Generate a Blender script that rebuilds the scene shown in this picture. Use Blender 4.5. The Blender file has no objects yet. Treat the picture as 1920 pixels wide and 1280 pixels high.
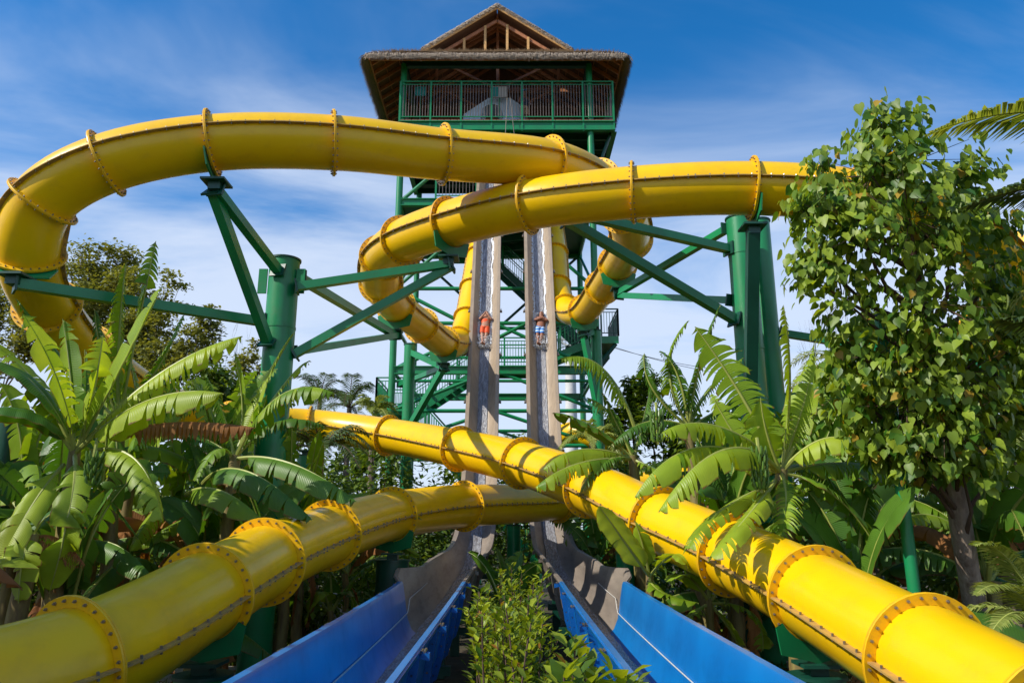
import bpy, bmesh, math, random
import numpy as np
from mathutils import Vector, Matrix, Euler, noise
R = math.radians
SC = bpy.context.scene
COL = SC.collection
rnd = random.Random(7)

# ------------------------------------------------------------------ camera
CAM_H = 2.2
PITCH = R(14.0)
FPX = 1400.0
cam_data = bpy.data.cameras.new('camera')
cam_data.sensor_width = 36.0
cam_data.lens = 36.0 * FPX / 1920.0
cam_data.clip_start = 0.05
cam_data.clip_end = 2000.0
cam = bpy.data.objects.new('camera', cam_data)
COL.objects.link(cam)
cam.location = (0, 0, CAM_H)
cam.rotation_euler = (R(90) + PITCH, 0, 0)
SC.camera = cam

# ------------------------------------------------------------------ light
SUN_V = Vector((-0.68, -0.345, 0.648)).normalized()
SUN_EL = math.asin(SUN_V.z)
SUN_AZ = math.atan2(SUN_V.x, SUN_V.y)
sun_data = bpy.data.lights.new('sun', 'SUN')
sun_data.energy = 4.5
sun_data.angle = R(0.5)
sun_data.color = (1.0, 0.94, 0.84)
sun = bpy.data.objects.new('sun', sun_data)
COL.objects.link(sun)
sun.rotation_euler = SUN_V.to_track_quat('Z', 'Y').to_euler()
sun.location = (-30, -15, 40)

world = bpy.data.worlds.new('World')
SC.world = world
world.use_nodes = True
wn = world.node_tree.nodes
wl = world.node_tree.links
for n_ in list(wn):
    wn.remove(n_)
w_out = wn.new('ShaderNodeOutputWorld')
w_bg = wn.new('ShaderNodeBackground')
w_sky = wn.new('ShaderNodeTexSky')
w_sky.sky_type = 'NISHITA'
w_sky.sun_disc = False
w_sky.sun_elevation = SUN_EL
w_sky.sun_rotation = SUN_AZ
w_sky.altitude = 0
w_sky.air_density = 1.0
w_sky.dust_density = 0.6
w_sky.ozone_density = 4.0
w_bg.inputs['Strength'].default_value = 0.15
w_tc = wn.new('ShaderNodeTexCoord')
w_sep = wn.new('ShaderNodeSeparateXYZ')
wl.new(w_tc.outputs['Generated'], w_sep.inputs[0])
# project the view direction on a cloud layer: (x, y) / (z + k)
def wmath(op, a, b=None, v=None):
    n = wn.new('ShaderNodeMath'); n.operation = op
    wl.new(a, n.inputs[0])
    if b is not None: wl.new(b, n.inputs[1])
    if v is not None: n.inputs[1].default_value = v
    return n.outputs[0]
w_den = wmath('ADD', wmath('MAXIMUM', w_sep.outputs[2], v=0.0), v=0.16)
w_cx = wmath('DIVIDE', w_sep.outputs[0], w_den)
w_cy = wmath('DIVIDE', w_sep.outputs[1], w_den)
w_cmb = wn.new('ShaderNodeCombineXYZ')
wl.new(w_cx, w_cmb.inputs[0]); wl.new(w_cy, w_cmb.inputs[1])
w_map = wn.new('ShaderNodeMapping')
w_map.inputs['Rotation'].default_value = (0, 0, R(32))
w_map.inputs['Scale'].default_value = (0.75, 1.55, 1)
w_map.inputs['Location'].default_value = (0.9, 0.35, 0)
wl.new(w_cmb.outputs[0], w_map.inputs[0])
w_n1 = wn.new('ShaderNodeTexNoise')
w_n1.inputs['Scale'].default_value = 0.95
w_n1.inputs['Detail'].default_value = 7
w_n1.inputs['Roughness'].default_value = 0.56
w_n1.inputs['Distortion'].default_value = 0.65
wl.new(w_map.outputs[0], w_n1.inputs['Vector'])
w_low = wn.new('ShaderNodeMapRange')       # more cloud low in the sky
w_low.inputs['From Min'].default_value = 0.12
w_low.inputs['From Max'].default_value = 0.58
w_low.inputs['To Min'].default_value = 0.46
w_low.inputs['To Max'].default_value = -0.06
wl.new(w_sep.outputs[2], w_low.inputs['Value'])
w_sum = wmath('ADD', w_n1.outputs['Fac'], w_low.outputs[0])
w_rmp = wn.new('ShaderNodeMapRange')
w_rmp.interpolation_type = 'SMOOTHSTEP'
w_rmp.inputs['From Min'].default_value = 0.42
w_rmp.inputs['From Max'].default_value = 0.84
w_rmp.inputs['To Min'].default_value = 0.0
w_rmp.inputs['To Max'].default_value = 0.88
wl.new(w_sum, w_rmp.inputs['Value'])
w_sat = wn.new('ShaderNodeHueSaturation')
w_sat.inputs['Saturation'].default_value = 1.35
w_sat.inputs['Value'].default_value = 1.10
wl.new(w_sky.outputs[0], w_sat.inputs['Color'])
w_mix = wn.new('ShaderNodeMixRGB')
w_mix.inputs['Color2'].default_value = (4.3, 4.9, 6.0, 1)
wl.new(w_rmp.outputs[0], w_mix.inputs['Fac'])
wl.new(w_sat.outputs[0], w_mix.inputs['Color1'])
wl.new(w_mix.outputs[0], w_bg.inputs['Color'])
wl.new(w_bg.outputs[0], w_out.inputs['Surface'])

SC.view_settings.view_transform = 'Standard'
SC.view_settings.look = 'None'
SC.view_settings.exposure = 0.18
SC.view_settings.gamma = 1.0
SC.view_settings.use_curve_mapping = False
SC.render.engine = 'CYCLES'
SC.cycles.max_bounces = 7
SC.cycles.diffuse_bounces = 4
SC.cycles.glossy_bounces = 3
SC.cycles.transmission_bounces = 4
SC.cycles.transparent_max_bounces = 4
SC.cycles.caustics_reflective = False
SC.cycles.caustics_refractive = False
SC.cycles.use_denoising = True

# ------------------------------------------------------------------ where a point of the photograph lies in the place
CP, SP = math.cos(PITCH), math.sin(PITCH)
def PZ(px, py, Z):                     # at depth Z along the optical axis
    dx = (px - 960.0) / FPX; dy = (640.0 - py) / FPX
    return Vector((dx * Z, Z * (CP - dy * SP), CAM_H + Z * (SP + dy * CP)))
def PY(px, py, Y):                     # at world depth Y
    dx = (px - 960.0) / FPX; dy = (640.0 - py) / FPX
    return PZ(px, py, Y / (CP - dy * SP))
def ZY(py, Y):
    return PY(960, py, Y).z

# ------------------------------------------------------------------ materials
MATS = {}
def mat(name, col, rough=0.5, var=0.0, scale=6.0, bump=0.0, bscale=30.0, metal=0.0, coat=0.0,
        col2=None, dirt=0.0, dirt_col=(0.1, 0.07, 0.04), spec=0.5, stretch=None):
    m = bpy.data.materials.new(name); m.use_nodes = True
    nt = m.node_tree; N = nt.nodes; L = nt.links
    b = N['Principled BSDF']
    b.inputs['Roughness'].default_value = rough
    b.inputs['Metallic'].default_value = metal
    b.inputs['Coat Weight'].default_value = coat
    b.inputs['Coat Roughness'].default_value = 0.08
    b.inputs['Specular IOR Level'].default_value = spec
    tc = N.new('ShaderNodeTexCoord'); mp = N.new('ShaderNodeMapping')
    L.new(tc.outputs['Object'], mp.inputs[0])
    if stretch: mp.inputs['Scale'].default_value = stretch
    col_out = None
    c1 = (*col, 1); c2 = (*(col2 if col2 else [c * (1 - var) for c in col]), 1)
    if var or col2:
        n = N.new('ShaderNodeTexNoise'); n.inputs['Scale'].default_value = scale
        n.inputs['Detail'].default_value = 6; n.inputs['Roughness'].default_value = 0.6
        L.new(mp.outputs[0], n.inputs['Vector'])
        cr = N.new('ShaderNodeMapRange'); cr.inputs['From Min'].default_value = 0.32; cr.inputs['From Max'].default_value = 0.68
        L.new(n.outputs['Fac'], cr.inputs['Value'])
        mx = N.new('ShaderNodeMixRGB'); mx.inputs['Color1'].default_value = c1; mx.inputs['Color2'].default_value = c2
        L.new(cr.outputs[0], mx.inputs['Fac']); col_out = mx.outputs[0]
    if dirt:
        n = N.new('ShaderNodeTexNoise'); n.inputs['Scale'].default_value = scale * 2.3
        n.inputs['Detail'].default_value = 8; n.inputs['Roughness'].default_value = 0.72
        L.new(mp.outputs[0], n.inputs['Vector'])
        cr = N.new('ShaderNodeMapRange'); cr.inputs['From Min'].default_value = 0.5; cr.inputs['From Max'].default_value = 0.78
        cr.inputs['To Max'].default_value = dirt
        L.new(n.outputs['Fac'], cr.inputs['Value'])
        mx = N.new('ShaderNodeMixRGB'); mx.inputs['Color2'].default_value = (*dirt_col, 1)
        if col_out: L.new(col_out, mx.inputs['Color1'])
        else: mx.inputs['Color1'].default_value = c1
        L.new(cr.outputs[0], mx.inputs['Fac']); col_out = mx.outputs[0]
        mr = N.new('ShaderNodeMapRange'); mr.inputs['To Min'].default_value = rough; mr.inputs['To Max'].default_value = min(1, rough + 0.35)
        L.new(cr.outputs[0], mr.inputs['Value']); L.new(mr.outputs[0], b.inputs['Roughness'])
    if col_out: L.new(col_out, b.inputs['Base Color'])
    else: b.inputs['Base Color'].default_value = c1
    if bump:
        n = N.new('ShaderNodeTexNoise'); n.inputs['Scale'].default_value = bscale
        n.inputs['Detail'].default_value = 5
        L.new(mp.outputs[0], n.inputs['Vector'])
        bp = N.new('ShaderNodeBump'); bp.inputs['Strength'].default_value = bump; bp.inputs['Distance'].default_value = 0.02
        L.new(n.outputs['Fac'], bp.inputs['Height']); L.new(bp.outputs[0], b.inputs['Normal'])
    MATS[name] = m
    return m

def leaf_mat(name, c_a, c_b, trans=0.4, rough=0.38, veins=0.0, c_yel=None, yel=0.0, back=None):
    """green leaf: colour differs from leaf to leaf, light passes through"""
    m = bpy.data.materials.new(name); m.use_nodes = True
    nt = m.node_tree; N = nt.nodes; L = nt.links
    b = N['Principled BSDF']; out = N['Material Output']
    b.inputs['Roughness'].default_value = rough + 0.06
    b.inputs['Specular IOR Level'].default_value = 0.36
    geo = N.new('ShaderNodeNewGeometry'); oi = N.new('ShaderNodeObjectInfo')
    ad = N.new('ShaderNodeMath'); ad.operation = 'ADD'
    L.new(geo.outputs['Random Per Island'], ad.inputs[0]); L.new(oi.outputs['Random'], ad.inputs[1])
    md = N.new('ShaderNodeMath'); md.operation = 'FRACT'
    if veins:
        ml = N.new('ShaderNodeMath'); ml.operation = 'MULTIPLY'; ml.inputs[1].default_value = 0.25
        L.new(geo.outputs['Random Per Island'], ml.inputs[0]); L.new(ml.outputs[0], ad.inputs[0])
    L.new(ad.outputs[0], md.inputs[0])
    mx = N.new('ShaderNodeMixRGB'); mx.inputs['Color1'].default_value = (*c_a, 1); mx.inputs['Color2'].default_value = (*c_b, 1)
    L.new(md.outputs[0], mx.inputs['Fac']); c = mx.outputs[0]
    tc = N.new('ShaderNodeTexCoord')
    nz = N.new('ShaderNodeTexNoise'); nz.inputs['Scale'].default_value = 3.0; nz.inputs['Detail'].default_value = 4
    L.new(tc.outputs['Object'], nz.inputs['Vector'])
    hv = N.new('ShaderNodeHueSaturation')
    mr = N.new('ShaderNodeMapRange'); mr.inputs['To Min'].default_value = 0.62; mr.inputs['To Max'].default_value = 1.4
    L.new(nz.outputs['Fac'], mr.inputs['Value']); L.new(mr.outputs[0], hv.inputs['Value']); L.new(c, hv.inputs['Color']); c = hv.outputs[0]
    if yel:
        gt = N.new('ShaderNodeMath'); gt.operation = 'GREATER_THAN'; gt.inputs[1].default_value = 1 - yel
        L.new(geo.outputs['Random Per Island'], gt.inputs[0])
        m2 = N.new('ShaderNodeMixRGB'); m2.inputs['Color2'].default_value = (*c_yel, 1)
        L.new(gt.outputs[0], m2.inputs['Fac']); L.new(c, m2.inputs['Color1']); c = m2.outputs[0]
    if veins:
        uv = N.new('ShaderNodeUVMap'); uv.uv_map = 'UVMap'
        sp = N.new('ShaderNodeSeparateXYZ'); L.new(uv.outputs[0], sp.inputs[0])
        k = N.new('ShaderNodeMath'); k.operation = 'MULTIPLY'; k.inputs[1].default_value = 420.0
        L.new(sp.outputs[0], k.inputs[0])
        sn = N.new('ShaderNodeMath'); sn.operation = 'SINE'; L.new(k.outputs[0], sn.inputs[0])
        bp = N.new('ShaderNodeBump'); bp.inputs['Strength'].default_value = veins; bp.inputs['Distance'].default_value = 0.006
        L.new(sn.outputs[0], bp.inputs['Height']); L.new(bp.outputs[0], b.inputs['Normal'])
        # dried brown rim
        n3 = N.new('ShaderNodeTexNoise'); n3.inputs['Scale'].default_value = 9.0; L.new(tc.outputs['Object'], n3.inputs['Vector'])
        a3 = N.new('ShaderNodeMath'); a3.operation = 'MULTIPLY_ADD'; a3.inputs[1].default_value = 0.30
        L.new(n3.outputs['Fac'], a3.inputs[0]); L.new(sp.outputs[1], a3.inputs[2])
        r3 = N.new('ShaderNodeMapRange'); r3.inputs['From Min'].default_value = 1.07; r3.inputs['From Max'].default_value = 1.17
        L.new(a3.outputs[0], r3.inputs['Value'])
        m3 = N.new('ShaderNodeMixRGB'); m3.inputs['Color2'].default_value = (0.16, 0.075, 0.02, 1)
        L.new(r3.outputs[0], m3.inputs['Fac']); L.new(c, m3.inputs['Color1']); c = m3.outputs[0]
    L.new(c, b.inputs['Base Color'])
    tr = N.new('ShaderNodeBsdfTranslucent')
    ht = N.new('ShaderNodeMixRGB'); ht.blend_type = 'MULTIPLY'; ht.inputs['Fac'].default_value = 1.0
    ht.inputs['Color2'].default_value = (1.9, 1.7, 0.45, 1)
    L.new(c, ht.inputs['Color1']); L.new(ht.outputs[0], tr.inputs['Color'])
    ms = N.new('ShaderNodeMixShader'); ms.inputs[0].default_value = trans
    L.new(b.outputs[0], ms.inputs[1]); L.new(tr.outputs[0], ms.inputs[2]); L.new(ms.outputs[0], out.inputs['Surface'])
    MATS[name] = m
    return m

YEL = mat('yellow_gelcoat', (0.86, 0.535, 0.002), 0.30, col2=(0.83, 0.475, 0.002), scale=1.4, bump=0.10, bscale=9.0, coat=0.10, dirt=0.38, dirt_col=(0.50, 0.29, 0.03), spec=0.35)
YFL = mat('yellow_flange', (0.86, 0.50, 0.003), 0.40, col2=(0.80, 0.43, 0.008), scale=5, dirt=0.45, dirt_col=(0.25, 0.13, 0.04))
SEAM = mat('weathered_seam', (0.56, 0.33, 0.06), 0.7, col2=(0.30, 0.19, 0.08), scale=8, spec=0.2)
BOLT = mat('bolt_steel', (0.32, 0.28, 0.24), 0.35, metal=0.8)
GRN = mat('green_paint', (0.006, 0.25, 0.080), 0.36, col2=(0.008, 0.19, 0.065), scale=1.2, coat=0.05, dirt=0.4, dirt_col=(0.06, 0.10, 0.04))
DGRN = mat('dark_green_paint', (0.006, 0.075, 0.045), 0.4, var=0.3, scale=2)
BEI = mat('weathered_tan_gelcoat', (0.40, 0.31, 0.215), 0.5, col2=(0.31, 0.24, 0.17), scale=1.8, dirt=0.5, dirt_col=(0.19, 0.145, 0.11), bump=0.08, bscale=14, stretch=(3, 3, 0.5))
BEI2 = mat('tan_gelcoat_run', (0.30, 0.25, 0.20), 0.42, col2=(0.20, 0.165, 0.135), scale=1.8, dirt=0.5, dirt_col=(0.10, 0.085, 0.07), bump=0.08, bscale=14, stretch=(2, 0.4, 2))
BLU = mat('blue_gelcoat', (0.001, 0.19, 0.52), 0.28, col2=(0.001, 0.14, 0.42), scale=1.5, coat=0.1, dirt=0.3, dirt_col=(0.006, 0.07, 0.20), bump=0.06, bscale=5)
BLU2 = mat('blue_flange', (0.004, 0.13, 0.46), 0.4, var=0.3, scale=5)
CAULK = mat('white_sealant', (0.62, 0.60, 0.55), 0.6, var=0.3, scale=20)
WOODL = mat('light_timber', (0.72, 0.42, 0.15), 0.6, col2=(0.58, 0.31, 0.10), scale=6, stretch=(1, 1, 4))
WOODD = mat('dark_timber', (0.52, 0.21, 0.09), 0.6, col2=(0.36, 0.14, 0.06), scale=6)
DECK = mat('deck_timber', (0.22, 0.10, 0.06), 0.7, var=0.4, scale=9)
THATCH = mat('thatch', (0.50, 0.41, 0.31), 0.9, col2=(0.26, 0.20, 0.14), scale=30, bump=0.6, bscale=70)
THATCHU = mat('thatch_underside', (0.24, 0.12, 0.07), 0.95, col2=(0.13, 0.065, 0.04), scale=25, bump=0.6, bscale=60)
RAILM = mat('baluster_steel', (0.21, 0.17, 0.14), 0.45, metal=0.3, var=0.3)
WHITE = mat('white_concrete', (0.62, 0.62, 0.60), 0.7, var=0.15, scale=3)
PANEL = mat('pale_blue_panel', (0.62, 0.78, 0.92), 0.4, var=0.1)
TEAL = mat('teal_board', (0.02, 0.34, 0.32), 0.4)
DARK = mat('recess_shade_black', (0.02, 0.02, 0.022), 0.8)
SKIN = mat('skin', (0.42, 0.20, 0.12), 0.5, var=0.15, scale=10)
SKIN2 = mat('tanned_skin', (0.30, 0.125, 0.07), 0.5, var=0.15, scale=10)
HAIR = mat('dark_hair', (0.02, 0.012, 0.01), 0.6)
ORANGE = mat('orange_cloth', (0.80, 0.085, 0.008), 0.6, var=0.15, scale=20)
NAVY = mat('dark_cloth', (0.04, 0.045, 0.07), 0.8)
KHAKI = mat('khaki_cloth', (0.42, 0.27, 0.15), 0.8)
CAPM = mat('blue_cap_cloth', (0.08, 0.28, 0.70), 0.7)
BARK = mat('grey_bark', (0.50, 0.40, 0.31), 0.9, col2=(0.13, 0.085, 0.06), scale=5, bump=1.0, bscale=22, stretch=(1, 1, 0.35), dirt=0.5, dirt_col=(0.35, 0.30, 0.25))
TWIG = mat('brown_twig', (0.12, 0.07, 0.045), 0.85, var=0.4)
PALMB = mat('palm_trunk', (0.22, 0.17, 0.13), 0.9, col2=(0.12, 0.09, 0.07), scale=4, bump=0.8, bscale=18)
STEM = mat('banana_stem', (0.26, 0.22, 0.06), 0.6, col2=(0.13, 0.08, 0.03), scale=3, stretch=(4, 4, 0.7), dirt=0.6, dirt_col=(0.07, 0.045, 0.03))
PET = mat('petiole_green', (0.34, 0.38, 0.08), 0.45, var=0.2)
FRUIT = mat('green_banana', (0.10, 0.20, 0.025), 0.4, var=0.2)
SOIL = mat('soil', (0.075, 0.052, 0.032), 0.95, col2=(0.035, 0.04, 0.016), scale=0.8, dirt=0.6, dirt_col=(0.16, 0.11, 0.06), bump=0.8, bscale=8)
CONC = mat('pale_concrete', (0.42, 0.38, 0.33), 0.85, var=0.2, scale=4, bump=0.3, bscale=40)
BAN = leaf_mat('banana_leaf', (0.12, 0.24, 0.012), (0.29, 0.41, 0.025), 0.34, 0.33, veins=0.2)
BANY = leaf_mat('banana_leaf_sunlit_tone', (0.24, 0.36, 0.02), (0.38, 0.48, 0.035), 0.36, 0.33, veins=0.2)  # lighter, yellower copy: sunlight put into the leaf colour
BAND = leaf_mat('banana_leaf_deep', (0.05, 0.14, 0.014), (0.10, 0.21, 0.02), 0.25, 0.33, veins=0.2)  # deeper green for dark leaves, some shade put into the colour
DRY = leaf_mat('dry_leaf', (0.26, 0.10, 0.035), (0.36, 0.17, 0.05), 0.25, 0.8, veins=0.2)
HEART = leaf_mat('heart_leaf', (0.04, 0.12, 0.010), (0.29, 0.38, 0.035), 0.34, 0.38, c_yel=(0.40, 0.26, 0.03), yel=0.03)
BUSHM = leaf_mat('shrub_leaf', (0.045, 0.11, 0.010), (0.34, 0.40, 0.025), 0.36, 0.35, c_yel=(0.34, 0.16, 0.03), yel=0.03)
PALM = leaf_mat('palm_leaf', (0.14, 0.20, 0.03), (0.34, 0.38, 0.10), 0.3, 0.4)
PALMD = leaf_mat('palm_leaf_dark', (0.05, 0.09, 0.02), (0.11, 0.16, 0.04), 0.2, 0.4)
JUNG = leaf_mat('jungle_leaf', (0.045, 0.10, 0.012), (0.17, 0.25, 0.03), 0.3, 0.45)
FARM = leaf_mat('far_tree_leaf', (0.14, 0.16, 0.04), (0.28, 0.29, 0.08), 0.3, 0.6)
GRASS = leaf_mat('grass_blade', (0.05, 0.10, 0.015), (0.12, 0.17, 0.03), 0.3, 0.6)

def striped_cloth():
    m = bpy.data.materials.new('blue_white_striped_cloth'); m.use_nodes = True
    N = m.node_tree.nodes; L = m.node_tree.links; b = N['Principled BSDF']; b.inputs['Roughness'].default_value = 0.7
    tc = N.new('ShaderNodeTexCoord'); sp = N.new('ShaderNodeSeparateXYZ'); L.new(tc.outputs['Generated'], sp.inputs[0])
    k = N.new('ShaderNodeMath'); k.operation = 'MULTIPLY'; k.inputs[1].default_value = 22.0; L.new(sp.outputs[2], k.inputs[0])
    s = N.new('ShaderNodeMath'); s.operation = 'SINE'; L.new(k.outputs[0], s.inputs[0])
    g = N.new('ShaderNodeMath'); g.operation = 'GREATER_THAN'; g.inputs[1].default_value = 0.25; L.new(s.outputs[0], g.inputs[0])
    x = N.new('ShaderNodeMixRGB'); x.inputs['Color1'].default_value = (0.02, 0.19, 0.60, 1); x.inputs['Color2'].default_value = (0.55, 0.70, 0.85, 1)
    L.new(g.outputs[0], x.inputs['Fac']); L.new(x.outputs[0], b.inputs['Base Color'])
    return m
STRIPE = striped_cloth()

def water_mat():
    m = bpy.data.materials.new('running_water'); m.use_nodes = True
    N = m.node_tree.nodes; L = m.node_tree.links; b = N['Principled BSDF']; b.inputs['Roughness'].default_value = 0.22
    tc = N.new('ShaderNodeTexCoord'); mp = N.new('ShaderNodeMapping'); mp.inputs['Scale'].default_value = (9, 2.0, 1.6)
    L.new(tc.outputs['Object'], mp.inputs[0])
    n = N.new('ShaderNodeTexNoise'); n.inputs['Scale'].default_value = 3.0; n.inputs['Detail'].default_value = 8; n.inputs['Roughness'].default_value = 0.75
    n.inputs['Distortion'].default_value = 0.6
    L.new(mp.outputs[0], n.inputs['Vector'])
    r = N.new('ShaderNodeMapRange'); r.inputs['From Min'].default_value = 0.40; r.inputs['From Max'].default_value = 0.66
    L.new(n.outputs['Fac'], r.inputs['Value'])
    x = N.new('ShaderNodeMixRGB'); x.inputs['Color1'].default_value = (0.14, 0.13, 0.135, 1); x.inputs['Color2'].default_value = (0.40, 0.42, 0.46, 1)
    L.new(r.outputs[0], x.inputs['Fac']); L.new(x.outputs[0], b.inputs['Base Color'])
    bp = N.new('ShaderNodeBump'); bp.inputs['Strength'].default_value = 0.8; bp.inputs['Distance'].default_value = 0.03
    L.new(n.outputs['Fac'], bp.inputs['Height']); L.new(bp.outputs[0], b.inputs['Normal'])
    return m
WATER = water_mat()
FOAM = mat('white_foam', (0.80, 0.82, 0.84), 0.5, var=0.1)

# ------------------------------------------------------------------ objects
WLOC = {}
def put(o, parent=None, loc=None):
    COL.objects.link(o)
    loc = Vector(loc) if loc is not None else Vector((0, 0, 0))
    WLOC[o.name] = loc
    if parent is not None:
        o.parent = parent
        o.location = loc - WLOC[parent.name]
    else:
        o.location = loc
    return o
def thing(name, label, cat, loc=(0, 0, 0), group=None):
    o = bpy.data.objects.new(name, None)
    o.empty_display_size = 0.3
    put(o, None, loc)
    o['label'] = label; o['category'] = cat
    if group: o['group'] = group
    return o
def tag(o, label=None, cat=None, group=None, kind=None):
    if label: o['label'] = label
    if cat: o['category'] = cat
    if group: o['group'] = group
    if kind: o['kind'] = kind
    return o

class MB:
    """collects verts / faces / uvs of ONE mesh object"""
    def __init__(s):
        s.v = []; s.f = []; s.uv = []
    def add(s, vs, fs, uvs=None):
        n = len(s.v); s.v.extend([tuple(p) for p in vs])
        for i, f in enumerate(fs):
            s.f.append(tuple(n + k for k in f))
            s.uv.append([uvs[k] for k in f] if uvs else None)
        return s
    def box(s, c, d, rot=None):
        c = Vector(c); hx, hy, hz = d[0] / 2, d[1] / 2, d[2] / 2
        pts = [Vector((x, y, z)) for x in (-hx, hx) for y in (-hy, hy) for z in (-hz, hz)]
        if rot is not None: pts = [rot @ p for p in pts]
        s.add([c + p for p in pts], [(0, 1, 3, 2), (4, 6, 7, 5), (0, 4, 5, 1), (2, 3, 7, 6), (0, 2, 6, 4), (1, 5, 7, 3)])
        return s
    def beam(s, p, q, w=0.12, h=None, up=(0, 0, 1)):
        p = Vector(p); q = Vector(q); h = w if h is None else h
        d = (q - p).normalized(); u = Vector(up)
        if abs(d.dot(u)) > 0.98: u = Vector((0, 1, 0))
        x = d.cross(u).normalized(); z = x.cross(d).normalized()
        vs = []
        for e in (p, q):
            for a, b in ((-1, -1), (1, -1), (1, 1), (-1, 1)):
                vs.append(e + x * a * w / 2 + z * b * h / 2)
        s.add(vs, [(0, 3, 2, 1), (4, 5, 6, 7), (0, 1, 5, 4), (1, 2, 6, 5), (2, 3, 7, 6), (3, 0, 4, 7)])
        return s
    def tube(s, pts, rad, n=8, cap=True):
        pts = [Vector(p) for p in pts]
        if not hasattr(rad, '__len__'): rad = [rad] * len(pts)
        vs = []; fs = []
        prev = None
        for i, p in enumerate(pts):
            a = pts[max(0, i - 1)]; b = pts[min(len(pts) - 1, i + 1)]
            t = (b - a).normalized()
            if prev is None:
                x = t.cross(Vector((0, 0, 1)))
                if x.length < 0.05: x = t.cross(Vector((0, 1, 0)))
                x.normalize()
            else:
                x = (prev - t * prev.dot(t)).normalized()
            prev = x; y = t.cross(x)
            for k in range(n):
                an = 2 * math.pi * k / n
                vs.append(p + (x * math.cos(an) + y * math.sin(an)) * rad[i])
        for i in range(len(pts) - 1):
            for k in range(n):
                k2 = (k + 1) % n
                fs.append((i * n + k, i * n + k2, (i + 1) * n + k2, (i + 1) * n + k))
        if cap:
            fs.append(tuple(range(n - 1, -1, -1))); fs.append(tuple((len(pts) - 1) * n + k for k in range(n)))
        s.add(vs, fs)
        return s
    def mesh(s, name, m, smooth=True, c=Vector((0, 0, 0)), angle=35):
        me = bpy.data.meshes.new(name)
        me.from_pydata([(x - c.x, y - c.y, z - c.z) for x, y, z in s.v], [], s.f)
        if any(u is not None for u in s.uv):
            ul = me.uv_layers.new(name='UVMap')
            flat = []
            for f, u in zip(s.f, s.uv):
                for k in range(len(f)):
                    flat.extend(u[k] if u else (0, 0))
            ul.data.foreach_set('uv', flat)
        me.materials.append(m)
        if smooth:
            me.polygons.foreach_set('use_smooth', [True] * len(me.polygons))
            me.set_sharp_from_angle(angle=R(angle))
        me.update()
        return me
    def build(s, name, m, parent=None, smooth=True, origin=None, angle=35, label=None):
        if origin is None:
            a = np.array(s.v); c = Vector(((a.min(0) + a.max(0)) / 2).tolist())
        else: c = Vector(origin)
        me = s.mesh(name, m, smooth, c, angle)
        o = bpy.data.objects.new(name, me)
        put(o, parent, c)
        if label: o['label'] = label
        return o

def inst(src_mesh, name, parent, loc, rot=None, scale=None):
    o = bpy.data.objects.new(name, src_mesh)
    put(o, parent, loc)
    if rot is not None: o.rotation_euler = rot
    if scale is not None: o.scale = (scale,) * 3 if not hasattr(scale, '__len__') else scale
    return o

def copy_tree(o, parent=None):
    c = o.copy(); COL.objects.link(c); c.parent = parent
    WLOC[c.name] = Vector((0, 0, 0))
    for ch in o.children: copy_tree(ch, c)
    return c

def catmull(P, per=16):
    P = [Vector(p) for p in P]; out = []; idx = []
    Q = [P[0] * 2 - P[1]] + P + [P[-1] * 2 - P[-2]]
    for i in range(1, len(Q) - 2):
        p0, p1, p2, p3 = Q[i - 1:i + 3]
        t0 = 0; t1 = t0 + (p1 - p0).length ** 0.5; t2 = t1 + (p2 - p1).length ** 0.5; t3 = t2 + (p3 - p2).length ** 0.5
        idx.append(len(out))
        for k in range(per):
            t = t1 + (t2 - t1) * k / per
            A1 = p0 * ((t1 - t) / (t1 - t0)) + p1 * ((t - t0) / (t1 - t0))
            A2 = p1 * ((t2 - t) / (t2 - t1)) + p2 * ((t - t1) / (t2 - t1))
            A3 = p2 * ((t3 - t) / (t3 - t2)) + p3 * ((t - t2) / (t3 - t2))
            B1 = A1 * ((t2 - t) / (t2 - t0)) + A2 * ((t - t0) / (t2 - t0))
            B2 = A2 * ((t3 - t) / (t3 - t1)) + A3 * ((t - t1) / (t3 - t1))
            out.append(B1 * ((t2 - t) / (t2 - t1)) + B2 * ((t - t1) / (t2 - t1)))
    idx.append(len(out)); out.append(P[-1])
    return out, idx
# ================================================================== setting: ground
g = MB()
NX = 60
xs = [-600, -200, -80] + [-40 + i * 2 for i in range(41)] + [80, 200, 600]
ys = [-200, -60, -20] + [-10 + i * 2 for i in range(36)] + [80, 160, 400, 1200]
for y in ys:
    for x in xs:
        z = 0.0
        if -40 < x < 40 and -8 < y < 60:
            z = 0.10 * noise.noise(Vector((x * 0.25, y * 0.25, 0)))
        if abs(x) < 2.6 and y < 22: z = min(z, 0.02)
        g.v.append((x, y, z))
w_ = len(xs)
for j in range(len(ys) - 1):
    for i in range(w_ - 1):
        g.f.append((j * w_ + i, j * w_ + i + 1, (j + 1) * w_ + i + 1, (j + 1) * w_ + i)); g.uv.append(None)
tag(g.build('ground', SOIL, origin=(0, 0, 0)), kind='structure')
# pale concrete path at the lower left
pa = MB(); pa.box((-6.2, 11.6, 0.07), (7.0, 1.5, 0.14)); tag(pa.build('path', CONC, smooth=False), kind='structure')
pa = MB(); pa.box((6.5, 13.4, 0.07), (5.0, 1.2, 0.14)); tag(pa.build('path', CONC, smooth=False), kind='structure')

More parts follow.
